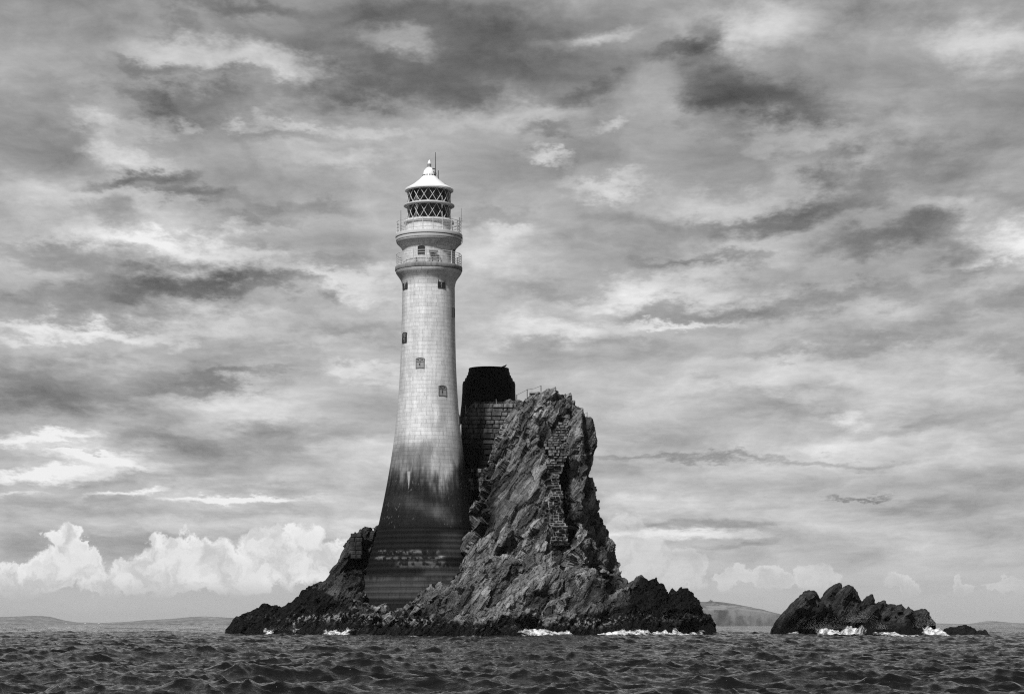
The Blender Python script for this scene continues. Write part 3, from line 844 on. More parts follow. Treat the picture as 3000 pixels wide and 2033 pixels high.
gl = k.n('ShaderNodeBsdfGlossy'); gl.inputs['Roughness'].default_value = 0.02
fz = k.n('ShaderNodeFresnel'); fz.inputs[0].default_value = 1.5
mx = k.n('ShaderNodeMixShader')
k.t.links.new(fz.outputs[0], mx.inputs[0]); k.t.links.new(tr.outputs[0], mx.inputs[1]); k.t.links.new(gl.outputs[0], mx.inputs[2])
k.t.links.new(mx.outputs[0], k.o.inputs[0])

def masonry_mat(name, joint=0.5, bump=0.4):
    m, k = newmat(name)
    bu = k.n('ShaderNodeAttribute'); bu.attribute_name = 'bu'
    bv = k.n('ShaderNodeAttribute'); bv.attribute_name = 'bv'
    al = k.n('ShaderNodeAttribute'); al.attribute_name = 'alb'
    cb = k.n('ShaderNodeCombineXYZ'); k.inp(cb, 0, bu.outputs['Fac']); k.inp(cb, 1, bv.outputs['Fac'])
    br = k.n('ShaderNodeTexBrick'); br.offset = 0.5; br.squash = 1.35; br.squash_frequency = 3; br.offset_frequency = 2
    k.t.links.new(cb.outputs[0], br.inputs['Vector'])
    br.inputs['Scale'].default_value = 1.0; br.inputs['Brick Width'].default_value = 1.0; br.inputs['Row Height'].default_value = 0.5
    br.inputs['Mortar Size'].default_value = 0.022; br.inputs['Mortar Smooth'].default_value = 0.3
    br.inputs['Color1'].default_value = (1.05, 1.05, 1.05, 1); br.inputs['Color2'].default_value = (0.86, 0.86, 0.86, 1); br.inputs['Mortar'].default_value = (joint, joint, joint, 1)
    br.inputs['Bias'].default_value = -0.25
    bw = k.n('ShaderNodeRGBToBW'); k.t.links.new(br.outputs['Color'], bw.inputs[0])
    pos = k.n('ShaderNodeNewGeometry').outputs['Position']
    streak = k.noise(k.mapping(pos, scl=(3.0, 3.0, 0.35)), 1.0, 6, 0.65)
    spk = k.noise(pos, 9.0, 5, 0.7)
    v = k.math('MULTIPLY', al.outputs['Fac'], bw.outputs[0])
    v = k.math('MULTIPLY', v, k.mapr(streak, 0.3, 0.7, 0.86, 1.08))
    v = k.math('MULTIPLY', v, k.mapr(spk, 0.25, 0.75, 0.86, 1.12))
    k.t.links.new(grey(k, v), k.b.inputs['Base Color'])
    k.b.inputs['Roughness'].default_value = 0.75
    k.b.inputs['Specular IOR Level'].default_value = 0.12
    bn = k.n('ShaderNodeBump'); bn.inputs['Strength'].default_value = bump; bn.inputs['Distance'].default_value = 0.03
    k.inp(bn, 'Height', k.math('MULTIPLY_ADD', br.outputs['Fac'], -1.0, k.math('MULTIPLY', spk, 0.6)))
    k.t.links.new(bn.outputs[0], k.b.inputs['Normal'])
    return m
def lathe_np(prof, nt, c=(0, 0), zoff=0):
    """prof list (r, z); duplicate seam at the back"""
    th = np.linspace(-PI, PI, nt + 1)
    R = np.array([p[0] for p in prof])[:, None]; Z = np.array([p[1] for p in prof])[:, None]
    X = c[0] + R * np.sin(th)[None, :]; Y = c[1] - R * np.cos(th)[None, :]
    V = np.stack([X, Y, Z + 0 * X], -1).reshape(-1, 3)
    return V, grid_faces(len(prof), nt + 1), np.tile(th, len(prof)), np.repeat(Z.ravel(), nt + 1)
def bump2(x, a, b, s):  # soft window a..b
    return sst(x, a - s, a + s) * (1 - sst(x, b - s, b + s))
def stain_and_shade(px, py, co):
    n1 = fbm(co * 0.45, 4, 101); n2 = fbm(co * np.array([1.6, 1.6, 0.35]), 4, 102); n3 = fbm(co * 2.6, 3, 103)
    n4 = fbm(co * np.array([3.5, 3.5, 0.25]), 3, 107)
    yy = py + 10 * n1 + 7 * n2
    D = 0.045 + 0.035 * n1 + 0.03 * n2 + 0.02 * n3
    D = D + 0.05 * sst(1190 - px, -10, 12) * (1 - sst(py, 1250, 1320))  # left edge of the upper shaft slightly darker
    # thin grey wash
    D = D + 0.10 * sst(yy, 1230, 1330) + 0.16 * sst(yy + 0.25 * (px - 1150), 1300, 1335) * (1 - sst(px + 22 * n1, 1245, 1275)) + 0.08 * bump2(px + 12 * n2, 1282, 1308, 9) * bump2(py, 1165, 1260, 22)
    D = D + 0.10 * sst(px + 8 * n1, 1325, 1350) * sst(py, 1290, 1370)  # start of the painted shade on the right flank
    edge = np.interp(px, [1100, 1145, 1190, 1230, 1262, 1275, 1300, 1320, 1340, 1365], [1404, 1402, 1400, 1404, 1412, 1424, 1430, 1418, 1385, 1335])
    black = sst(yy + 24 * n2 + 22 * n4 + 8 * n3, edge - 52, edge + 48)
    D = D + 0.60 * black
    # bleached patches inside the black belt
    p1 = 1 - sst(np.hypot((px - 1262 + 14 * n1) / 78, (py - 1493 - (px - 1262) * 0.22 + 9 * n2) / 30), 0.25, 1.15)
    p2 = 1 - sst(np.hypot((px - 1180 + 14 * n1) / 62, (py - 1466 + 9 * n2) / 34), 0.2, 1.15)
    p3 = 1 - sst(np.hypot((px - 1322) / 26, (py - 1530) / 18), 0.2, 1.1)
    D = D - 0.30 * p1 - 0.22 * p2 - 0.2 * p3
    D = D + 0.10 * sst(py, 1520, 1545) + 0.07 * n4 * sst(py, 1250, 1400)
    # stepped base
    st = py > 1544
    B = 1.0 + 0 * D
    B = B - 0.34 * sst(px + 18 * n1, 1245, 1320) * (1 - sst(px, 1350, 1370)) * bump2(py, 1556, 1632, 5)
    blot = sst(n3 + 0.5 * n2, -0.22, 0.16)
    B = B - 0.62 * blot * bump2(py + 5 * n2, 1612, 1622, 3) * bump2(px, 1100, 1285, 12)
    B = B - 0.62 * blot * bump2(py + 5 * n2, 1630, 1640, 4) * bump2(px + 30 * n1, 1095, 1315, 14)
    B = B - 0.52 * blot * bump2(py + 5 * n2, 1644, 1662, 5) * bump2(px + 40 * n1, 1150, 1330, 20)
    B = B - 0.40 * sst(px + 60 * n1 + (py - 1650) * 0.9, 1215, 1290) * sst(py, 1650, 1675)
    low = sst(py, 1683, 1690)
    B = B * (1 - low) + low * (0.60 + 0.06 * n2 + 0.10 * (1 - sst(np.abs(py - 1693), 4, 8)) * sst(n2, -0.2, 0.3)) 
    B = B + 0.28 * sst(py, 1751, 1757)
    D = np.where(st, B, D)
    D = np.clip(D + 0.45 * sst(px + 10 * n1, 1345, 1372) * sst(py, 1320, 1400), 0, 1)  # right flank blackened, its shadow put into the stone colour
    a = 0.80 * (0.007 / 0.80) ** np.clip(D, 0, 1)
    # limewash run
    w = 4.0 * (1 - sst(py, 1382, 1442)) + 0.2
    run = (1 - sst(np.abs(px - 1198 + 2 * n2), w * 0.6, w * 1.3)) * bump2(py, 1380, 1438, 2)
    a = a * (1 - 0.7 * run) + 0.3 * run
    # white flecks in the black
    fk = sst(fbm(co * 7, 2, 109) + 0.3 * n1, 0.62, 0.70) * sst(D, 0.5, 0.7) * (py < 1545)
    return a * (1 - 0.5 * fk) + 0.10 * fk
def stone_part(name, prof, parent, mat, nt=420, blocks=18, course=0.46, use_stain_shade=True, a0=0.74, z0=0.0):
    V, Fc, th, zz = lathe_np(prof, nt, (AX, TY))
    me = np_mesh(name, V, Fc)
    px, py = proj(V)
    add_attr(me, 'bu', (th / (2 * PI) + 0.5) * blocks)
    add_attr(me, 'bv', (zz - z0) / course * 0.5)
    if use_stain_shade: add_attr(me, 'alb', stain_and_shade(px, py, V))
    else: add_attr(me, 'alb', np.clip(a0 * (1 + 0.14 * fbm(V * 0.8, 4, 120) - 0.25 * sst(fbm(V * np.array([2.5, 2.5, .3]), 3, 121), 0.1, 0.5)), 0, 1))
    o = link(name, me, mat, parent, True)
    return o
def dense(prof, step):
    out = []
    for (r0, z0), (r1, z1) in zip(prof[:-1], prof[1:]):
        n = max(1, int(math.hypot(r1 - r0, z1 - z0) / step))
        for i in range(n): out.append((r0 + (r1 - r0) * i / n, z0 + (z1 - z0) * i / n))
    out.append(prof[-1]); return out
LH = empty('lighthouse', (AX, TY, zt(1800)), 'tall tapering granite lighthouse with two railed galleries, lattice lantern and white roof', 'lighthouse')
mm = masonry_mat('granite_courses', 0.66, 0.3)
mdark = masonry_mat('granite_steps', 0.6, 0.5)
lefts = [(845,1179),(880,1178.5),(1000,1175.5),(1100,1171),(1200,1164.5),(1300,1152.5),(1350,1145),(1400,1137),(1450,1128),(1500,1117),(1545,1107.5)]
ys = np.array([l[0] for l in lefts], float); ls = np.array([l[1] for l in lefts], float)
# smooth the measured outline with a low order fit
cf = np.polyfit(ys, [cpx(y) - l for y, l in lefts], 5)
prof = []
for py in range(1546, 838, -4):
    prof.append((rr(py, float(np.polyval(cf, py))), zt(py)))
top = [(832,78.5),(826,80),(820,83),(814,87),(808,91.5),(802,95.5),(797,97)]
prof += [(rr(y, h), zt(y)) for y, h in top]
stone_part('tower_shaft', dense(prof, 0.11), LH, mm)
# stepped base: one ring after another, each tread a little wider
steps = [(1545,1107.9),(1559,1103.8),(1574,1099.5),(1589,1095.5),(1604,1091),(1619,1087),(1636,1082),(1652,1078.5),(1668,1075),(1686,1067.5),(1701,1064),(1718,1060.8),(1735,1057.5),(1751,1055),(1768,1053),(1800,1050)]
prof = [(rl(1545, 1107.9) - 0.35, zt(1543)), (rl(1545, 1107.9) + 0.03, zt(1543.2))]
for i in range(len(steps) - 1):
    y0, l0 = steps[i]; y1, l1 = steps[i + 1]
    r = rl(y0, l0) + 0.05
    prof += [(r - 0.05, zt(y0 - 1.0)), (r, zt(y0)), (r, zt(y1 - 1.4))]
prof.append((prof[-1][0], zt(1830)))
stone_part('stepped_base', dense(prof, 0.14), LH, mdark, course=0.64, blocks=34, z0=zt(1545))
# lower gallery slab
def Z(z): return 430 + z / 3.5
def ring(name, pts, mat, parent=LH, stone=False, a0=0.7, nt=160, blocks=20, course=0.6):
    prof = [(rr(Z(z), h), zt(Z(z))) for z, h in pts]
    if stone: return stone_part(name, dense(prof, 0.16), parent, mat, nt, blocks, course, False, a0, prof[0][1])
    mb = MB(); mb.lathe(prof, 96, (AX, TY)); return mb.build(name, mat, parent, True)
LG = ring('lower_gallery', [(1290,90),(1284,97),(1276,98.5),(1240,98.5),(1235,96.5),(1233,77)], masonry_mat('gallery_stone', 0.35), stone=True, a0=0.24, blocks=26, course=2.0)
ring('watch_room', [(1232,77.2),(1080,77.2),(1062,78),(1045,80.5),(1030,84),(1015,88.5),(1000,92.5)], mm, stone=True, a0=0.62, course=0.42)
UG = ring('upper_gallery', [(1004,90.5),(996,94),(980,95.5),(974,93.5),(972,96),(962,97),(948,96.5),(942,93.5),(938,93),(936,98),(912,98.5),(905,97.5),(903,66)], m_paint)
UG.data.materials.clear(); UG.data.materials.append(plain('cornice_paint', 0.50, 0.6, 0, 0.12, 1.5))
ring('lantern_wall', [(904,68),(796,68),(793,71),(790,73.5),(776,73.5),(768,72),(764,66)], mm, stone=True, a0=0.68, course=0.5)
ring('lantern_ring', [(618,62.5),(617,73),(614,74.5),(604,74.5),(601,72),(598,64),(596,60),(618,60),(618,62.5)], m_rail)
# inside of the lantern
mb = MB(); mb.lathe([(rr(Z(764), 40), zt(Z(790))), (rr(Z(764), 62.4), zt(Z(764))), ], 48, (AX, TY)); mb.build('lantern_floor', m_black, LH)
def optic(z0, z1, hw):
    zc = (z0 + z1) / 2; n = 22; pts = []
    for i in range(n + 1):
        t = i / n; z = z0 + (z1 - z0) * t
        rr0 = hw * (0.62 + 0.38 * math.sin(PI * t) ** 0.6) * (1.0 if i % 2 else 0.955)
        pts.append((rr(Z(z), rr0), zt(Z(z))))
    mb = MB(); mb.lathe([(0.05, pts[0][1])] + pts + [(0.05, pts[-1][1])], 40, (AX, TY)); return mb
ml, k = newmat('lens_glass')
k.b.inputs['Base Color'].default_value = (0.03, 0.03, 0.03, 1); k.b.inputs['Roughness'].default_value = 0.08; k.b.inputs['IOR'].default_value = 1.6; k.b.inputs['Specular IOR Level'].default_value = 0.7
optic(755, 648, 28).build('lens', ml, LH, True)
optic(588, 480, 28).build('lens', ml, LH, True)
# curtain blinds behind the optic
mb = MB(); mb.lathe([(rr(Z(760), 55), zt(Z(760))), (rr(Z(478), 55), zt(Z(478)))], 40, (AX, TY), PI * 0.78, PI * 1.22)
mb.build('blind', plain('dark_blind', 0.03, 0.9), LH)
for t in np.linspace(0.35, 2 * PI + 0.35, 6, endpoint=False):
    mb = MB(); mb.tube([(AX + math.sin(t) * 2.0, TY - math.cos(t) * 2.0, zt(Z(762))), (AX + math.sin(t) * 1.9, TY - math.cos(t) * 1.9, zt(Z(478)))], 0.07, 6)
    mb.build('lens_support', m_grey, LH)
# glazing: diagonal bars and panes, tier by tier
NB = 16
def tier(z0, z1, hw):
    g0, g1 = zt(Z(z0)), zt(Z(z1)); R0 = rr(Z(z0), hw)
    mb = MB()
    for i in range(NB):
        for sgn in (-1, 1):
            a = 2 * PI * (i + 0.0) / NB; pts = []
            for q in range(5):
                t = a + sgn * (2 * PI / NB) * (q / 4)
                pts.append((AX + R0 * math.sin(t), TY - R0 * math.cos(t), g1 + (g0 - g1) * q / 4))
            mb.tube(pts, 0.033, 6)
    for zz_ in (g0, g1):
        mb.tube([(AX + R0 * math.sin(t), TY - R0 * math.cos(t), zz_) for t in np.linspace(0, 2 * PI, 72, endpoint=False)], 0.06, 6, True)
    o = mb.build('glazing_lattice', m_rail, LH, True)
    mp = MB(); mp.lathe([(R0 - 0.05, g0), (R0 - 0.05, g1)], 72, (AX, TY)); mp.build('pane', mg, o, True)
tier(764, 618, 63); tier(596, 462, 63)
# roof
ring('lantern_roof', [(462,60),(461,67),(457,71),(444,71.5),(438,70),(432,66),(418,60),(404,53),(388,46),(370,39.5),(350,32.5),(330,26),(312,21.5),(306,19.8),(304,19.5)], m_roof)
ring('roof_underside', [(463,62.5),(462,40),(458,2)], m_black)
ring('roof_vent', [(306,19.2),(296,18.2),(288,18.2),(270,17.6),(250,15.6),(236,13),(224,9.5),(218,7.2),(214,6)], m_roof)
for i in range(16):
    t = 2 * PI * i / 16 + 0.1; zc = zt(Z(299)); R0 = rr(Z(299), 19.0); mb = MB()
    mb.box((AX + R0 * math.sin(t), TY - R0 * math.cos(t), zc), (0.09, 0.05, 0.05), Matrix.Rotation(t, 3, 'Z'))
    mb.build('vent_slot', m_iron, LH)
ring('chimney', [(216,6),(212,5.6),(184,5.4),(181,6.2),(178,5)], m_grey)
ring('finial', [(180,5.2),(172,5.0),(158,3.8),(146,2.4),(134,0.2)], m_roof)
mb = MB(); mb.box((AX + 0.55, TY - 0.72, zt(Z(243))), (0.16, 0.12, 0.06)); mb.build('vent_cowl', m_iron, LH, bevel=0.02)

# railings
def railing(name, zdeck, h_px, hw, npost, nrail, off):
    z0 = zt(Z(zdeck)); H = h_px * 0.0415; R0 = rr(Z(zdeck), hw)
    o = empty(name, (AX, TY, z0), None, None); o.parent = LH; o.matrix_parent_inverse = Matrix.Translation(-Vector(LH.location))
    mb = MB()
    for j in range(nrail):
        zz_ = z0 + H * (j + 1) / nrail - 0.02
        mb.tube([(AX + R0 * math.sin(t), TY - R0 * math.cos(t), zz_) for t in np.linspace(0, 2 * PI, 90, endpoint=False)], 0.034 if j == nrail - 1 else 0.024, 6, True)
    rails = mb.build('rail', m_rail, None, True)
    for i in range(npost):
        t = 2 * PI * i / npost + off; mb = MB(); b = (AX + R0 * math.sin(t), TY - R0 * math.cos(t))
        mb.tube([(b[0], b[1], z0 - 0.05), (b[0], b[1], z0 + 0.18), (b[0], b[1], z0 + 0.2), (b[0], b[1], z0 + H), (b[0], b[1], z0 + H + 0.07)], [0.075, 0.075, 0.045, 0.045, 0.06], 8)
        p = mb.build('post', m_rail, None, True)
        p.parent = o; p.matrix_parent_inverse = Matrix.Translation(-(Vector(LH.location) * 0 + Vector((AX, TY, z0))))
    rails.parent = o; rails.matrix_parent_inverse = Matrix.Translation(-Vector((AX, TY, z0)))
    return o
railing('upper_railing', 905, 35, 94.5, 20, 4, 2 * PI / 40 * 1.05)
railing('lower_railing', 1236, 35, 95, 15, 5, -0.03)

# windows and doors on the round wall
def arch(w, h, rise, n=8):
    pts = [(-w / 2, -h / 2), (w / 2, -h / 2), (w / 2, h / 2 - rise)]
    for i in range(1, n): 
        t = i / n; pts.append((w / 2 - w * t, h / 2 - rise + rise * math.sin(PI * t)))
    pts.append((-w / 2, h / 2 - rise)); return pts
def window(px0, px1, py0, py1, dark, name='window', bars=True, door=False):
    pc, yc = (px0 + px1) / 2, (py0 + py1) / 2
    hw = float(np.polyval(cf, yc)) if yc > 790 else 77.2
    s = max(-0.985, min(0.985, (pc - cpx(yc)) / hw)); t = math.asin(s)
    R0 = rr(yc, hw); dep = TY - R0 * math.cos(t)
    zc = P(pc, yc, dep).z; sc = dep / F
    w = min((px1 - px0) * sc / max(math.cos(t), 0.42), 1.35); h = (py1 - py0) * sc
    c = Vector((AX + R0 * math.sin(t), TY - R0 * math.cos(t), zc))
    tan_ = Vector((math.cos(t), math.sin(t), 0)); r_out = Vector((math.sin(t), -math.cos(t), 0))
    if yc > 790:
        drdz = (rr(yc - 8, float(np.polyval(cf, yc - 8))) - rr(yc + 8, float(np.polyval(cf, yc + 8)))) / (zt(yc - 8) - zt(yc + 8))
    else: drdz = 0.0
    up = (r_out * drdz + Vector((0, 0, 1))).normalized(); rad_ = tan_.cross(up).normalized()
    if rad_.dot(r_out) < 0: rad_ = -rad_
    c = c + rad_ * 0.02
    T = lambda a, b, d: c + tan_ * a + up * b + rad_ * d
    bow = w * w / 8 / R0
    ou, inn = arch(w, h, h * 0.08), arch(w * 0.84, h * 0.88, h * 0.07)
    n = len(ou)
    mb = MB()
    f0, f1 = -0.25, 0.05
    mb.add([T(a, b, f1) for a, b in ou] + [T(a, b, f1) for a, b in inn] + [T(a, b, f0) for a, b in ou] + [T(a, b, f0) for a, b in inn],
           [(i, (i + 1) % n, n + (i + 1) % n, n + i) for i in range(n)] + [(i, (i + 1) % n, 2 * n + (i + 1) % n, 2 * n + i) for i in range(n)] + [(n + i, n + (i + 1) % n, 3 * n + (i + 1) % n, 3 * n + i) for i in range(n)])
    fr_ = mb.build('window_frame' if not door else 'door_frame', m_frame if dark < 1 else m_sash, LH)
    mb = MB()
    mb.add([T(a, b, 0.012) for a, b in inn] + [T(a, b, -0.2) for a, b in inn], [tuple(range(n))] + [(i, (i + 1) % n, n + (i + 1) % n, n + i) for i in range(n)])
    pn = mb.build('shutter' if dark == 0 else ('door' if door else 'pane'), {0: m_shut, 1: m_sash, 2: m_black}[dark], fr_)
    pn.parent = fr_
    mb = MB(); MX = Matrix(((tan_.x, rad_.x, 0), (tan_.y, rad_.y, 0), (0, 0, 1)))
    if bars:
        mb.box(T(0, 0, 0.03), (0.022, 0.02, h * 0.42), MX); mb.box(T(0, h * 0.12, 0.03), (w * 0.40, 0.018, 0.022), MX)
        for a in (-0.22, 0.22): mb.box(T(a * w, h * 0.30, 0.035), (w * 0.10, 0.02, 0.05), MX)
        mb.box(T(-0.05 * w, -h * 0.12, 0.04), (0.05, 0.03, 0.09), MX)
        b_ = mb.build('glazing_bar', m_shut if dark else m_iron, fr_); b_.parent = fr_
    return fr_
for o in ():
    pass
_link = link
def link(name, me, mat, parent=None, smooth=False):   # parts of parts keep world placement
    o = _link(name, me, mat, None, smooth)
    if parent is not None:
        o.parent = parent
        base = Vector((0, 0, 0)); q = parent
        while q is not None: base += q.location; q = q.parent
        # every ancestor is unrotated; its inverse offsets cancel except the top-level location
        root = parent
        while root.parent is not None: root = root.parent
        o.matrix_parent_inverse = Matrix.Translation(-Vector(root.location)) if parent is root else Matrix.Identity(4)
    return o
window(1182, 1196.5, 817, 848, 1); window(1285, 1306, 814, 844.5, 1); window(1325, 1333, 900, 930, 1, bars=False)
window(1181, 1194.5, 973, 1005, 1); window(1221.5, 1247.5, 1047, 1079, 0); window(1287.5, 1310, 1128, 1160, 0); window(1341, 1350, 1213, 1245, 0, bars=False)
window(1227, 1248, 719, 745, 2, door=True, bars=False); window(1327, 1333.5, 731, 740, 2, bars=False)

# aerials and equipment
def mast(name, pts, r, mat=m_iron, parent=LH, extra=None):
    mb = MB(); mb.tube(pts, r, 6)
    if extra: extra(mb)
    return mb.build(name, mat, parent, True)
def pt(px, z, Yd=TY): return P(px, 430 + z / 3.5 if z > 0 else -z, Yd)
mast('aerial', [pt(1276, 300), pt(1275.7, 58)], [0.055, 0.03])
mast('aerial', [pt(1284, 335), pt(1284, 245)], 0.045)
mast('stay', [pt(1276.5, 262), pt(1290, 360), pt(1305, 384)], 0.022)
mast('aerial', [pt(1174.5, 870), pt(1174.5, 655)], [0.04, 0.022])
mast('aerial', [pt(1352, 770), pt(1352, 630)], [0.03, 0.02], m_grey, LH, lambda mb: (mb.box(pt(1352, 738), (0.10, 0.03, 0.03)), mb.box(pt(1352, 762), (0.12, 0.04, 0.06))))
mast('aerial', [pt(1347, 900), pt(1346.5, 725)], 0.07, m_grey)
mast('cable', [pt(1353.5, 905), pt(1355.5, 955), pt(1355.5, 975), pt(1352, 1000), pt(1345, 1018)], 0.03, m_rail)
# fog signal drum with its box on the lower gallery
c = P(1270, Z(1068), TY - 3.45); MX = Matrix.Rotation(0.12, 3, 'Z')
mb = MB(); mb.tube([(c.x - 0.52, c.y + 0.02, c.z), (c.x + 0.52, c.y + 0.1, c.z)], 0.20, 14)
mb.box((c.x - 0.3, c.y, c.z - 0.5), (0.05, 0.05, 0.45)); mb.box((c.x + 0.3, c.y, c.z - 0.5), (0.05, 0.05, 0.45))
mb.box((c.x + 0.3, c.y - 0.02, c.z - 0.92), (0.32, 0.16, 0.12), MX)
mb.build('fog_signal', m_grey, LH, bevel=0.012)

# ---------------------------------------------------------------- stump of the old tower
SY = 255.0; SX = P(1432, 1150, SY).x
def sr(py, hw): return P(1432 + hw, py, SY).x - P(1432, py, SY).x
sp = [(1079,2),(1079,50),(1080,59),(1090,59.5),(1091,61),(1100,62),(1101,65),(1108,66),(1109,69.5),(1118,71),(1119,75.5),(1127,77.5),(1150,78),(1180,80),(1210,83),(1240,86)]
V, Fc, th, zz = lathe_np(dense([(sr(y, h), P(1432, y, SY).z) for y, h in sp], 0.25), 96, (SX, SY))
nn = fbm(V * 1.2, 3, 130)[:, None] * 0.035
V[:, :2] += (V[:, :2] - np.array([SX, SY])) / 3.0 * nn
me = np_mesh('tower_stump', V, Fc)
add_attr(me, 'bu', (th / (2 * PI) + 0.5) * 22); add_attr(me, 'bv', zz / 0.45 * 0.5); add_attr(me, 'alb', 0.003 + 0.002 * nn.ravel())
o = link('tower_stump', me, masonry_mat('tarred_stone', 0.7, 0.3), None, True)
tag(o, 'squat black stump of an older round tower with stepped shoulders, behind the lighthouse', 'tower stump')

# ---------------------------------------------------------------- masonry walls
def block_mat(name, scale=1.0):
    m, k = newmat(name)
    al = k.n('ShaderNodeAttribute'); al.attribute_name = 'alb'
    pos = k.n('ShaderNodeNewGeometry').outputs['Position']
    n1 = k.noise(pos, 3.0, 7, 0.7); n2 = k.noise(k.mapping(pos, scl=(2.2, 2.2, 0.5)), 1.0, 5, 0.6)
    v = k.math('MULTIPLY', al.outputs['Fac'], k.mapr(n1, 0.3, 0.7, 0.55, 1.35, False))
    v = k.math('MULTIPLY', v, k.mapr(n2, 0.35, 0.62, 0.45, 1.25))
    k.t.links.new(grey(k, v), k.b.inputs['Base Color']); k.b.inputs['Roughness'].default_value = 0.85
    k.b.inputs['Specular IOR Level'].default_value = 0.2
    bn = k.n('ShaderNodeBump'); bn.inputs['Strength'].default_value = 0.7; bn.inputs['Distance'].default_value = 0.04
    k.inp(bn, 'Height', k.noise(pos, 6.0, 6, 0.7)); k.t.links.new(bn.outputs[0], k.b.inputs['Normal'])
    return m
MBLK = block_mat('wall_blocks')
def blocks(name, rows, depth, albf, label, cat, mat, jitter=0.25, gap=0.03, back=0.5, seed=1, wide=(14, 30), coref=None):
    """rows: (py_top, py_bottom, px_left, px_right, Y of face)"""
    rnd = random.Random(seed); mb = MB(); alb = []
    for yt, yb_, xl, xr, Yf in rows:
        x = xl - rnd.random() * wide[0] * 0.5
        while x < xr - 2:
            w = rnd.uniform(*wide); x1 = min(x + w, xr + 2); x0 = max(x, xl)
            if x1 - x0 > 3:
                yf = Yf + rnd.uniform(-1, 1) * jitter * 0.3
                a, b = P(x0, yb_, Yf), P(x1, yt, Yf)
                j = lambda s: rnd.uniform(-s, s)
                h = (b.z - a.z); jj = jitter * 0.18 * h
                x_0, x_1, z_0, z_1 = a.x + gap, b.x - gap, a.z + gap * 0.8, b.z - gap * 0.8
                fr4 = [(x_0 + j(jj), z_0 + j(jj)), (x_1 + j(jj), z_0 + j(jj)), (x_1 + j(jj), z_1 + j(jj)), (x_0 + j(jj), z_1 + j(jj))]
                inset = 0.18 * min(h, x_1 - x_0)
                cx_, cz_ = (x_0 + x_1) / 2, (z_0 + z_1) / 2
                fi = [(cx_ + (p - cx_) * (1 - 2 * inset / (x_1 - x_0)), cz_ + (q - cz_) * (1 - 2 * inset / h)) for p, q in fr4]
                bulge = 0.05 + jitter * 0.12
                vs = [(p, yf - bulge + j(bulge * 0.4), q) for p, q in fi] + [(p, yf, q) for p, q in fr4] + [(p, yf + depth, q) for p, q in fr4]
                n0 = len(mb.v)
                mb.add(vs, [(0, 1, 2, 3)] + [(i, (i + 1) % 4, 4 + (i + 1) % 4, 4 + i) for i in range(4)] + [(4 + i, 4 + (i + 1) % 4, 8 + (i + 1) % 4, 8 + i) for i in range(4)] + [(11, 10, 9, 8)])
                al = albf((x0 + x1) / 2, (yt + yb_) / 2) * rnd.uniform(0.7, 1.25)
                alb += [al] * 12
            x = x1
        # dark core behind the joints
        a, b = P(xl, yb_, Yf), P(xr, yt, Yf)
        n0 = len(mb.v); mb.box(((a.x + b.x) / 2, Yf + 0.12 + back / 2, (a.z + b.z) / 2), ((b.x - a.x) / 2, back / 2, (b.z - a.z) / 2 + 0.01)); alb += [(coref(xl, yt) if coref else albf(xl, yt) * 0.2)] * 8
    o = mb.build(name, mat)
    add_attr(o.data, 'alb', alb)
    return tag(o, label, cat)
# terrace wall
rows = []
tl = lambda y: float(np.interp(y, [1182, 1188, 1194, 1202, 1212, 1226, 1236, 1250, 1360], [1440, 1392, 1384, 1376, 1369, 1361, 1353, 1351, 1352]))
y = 1183.0; i = 0
while y < 1372:
    h = 12 if y < 1246 else 15.6
    tierY = 246.7 - 0.22 * (y > 1222) - 0.30 * (y > 1246) - 0.3 * (y > 1270) - 0.35 * (y > 1300) - 0.35 * (y > 1348)
    rows.append((y, y + h, tl(y + h * 0.5), 1512 if y < 1250 else 1500, tierY)); y += h
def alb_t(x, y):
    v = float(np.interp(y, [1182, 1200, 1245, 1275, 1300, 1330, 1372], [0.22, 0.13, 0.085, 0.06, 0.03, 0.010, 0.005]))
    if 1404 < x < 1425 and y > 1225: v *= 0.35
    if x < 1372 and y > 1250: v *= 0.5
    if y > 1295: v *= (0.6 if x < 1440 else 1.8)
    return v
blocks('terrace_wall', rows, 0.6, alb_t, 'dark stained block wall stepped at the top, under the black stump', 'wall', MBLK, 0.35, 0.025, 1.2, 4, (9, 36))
rows = [(y0, y0 + 13, 1368 + (y0 - 1370) * 0.1, 1452 - (y0 - 1370) * 0.35, 243.6) for y0 in np.arange(1372, 1560, 13)]
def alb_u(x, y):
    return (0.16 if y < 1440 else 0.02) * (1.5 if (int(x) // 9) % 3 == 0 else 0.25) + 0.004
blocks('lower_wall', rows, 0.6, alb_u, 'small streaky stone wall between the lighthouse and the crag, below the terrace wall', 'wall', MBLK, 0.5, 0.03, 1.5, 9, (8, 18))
# wall end on the left flank
rows = [(y0, y0 + 12.5, 1027, 1059, 241.0) for y0 in np.arange(1562, 1625, 12.5)]
blocks('wall_end', rows, 1.6, lambda x, y: 0.035, 'square-topped dark masonry wall end at the left shoulder of the islet', 'wall', MBLK, 0.2, 0.015, 1.2, 12, (14, 24))

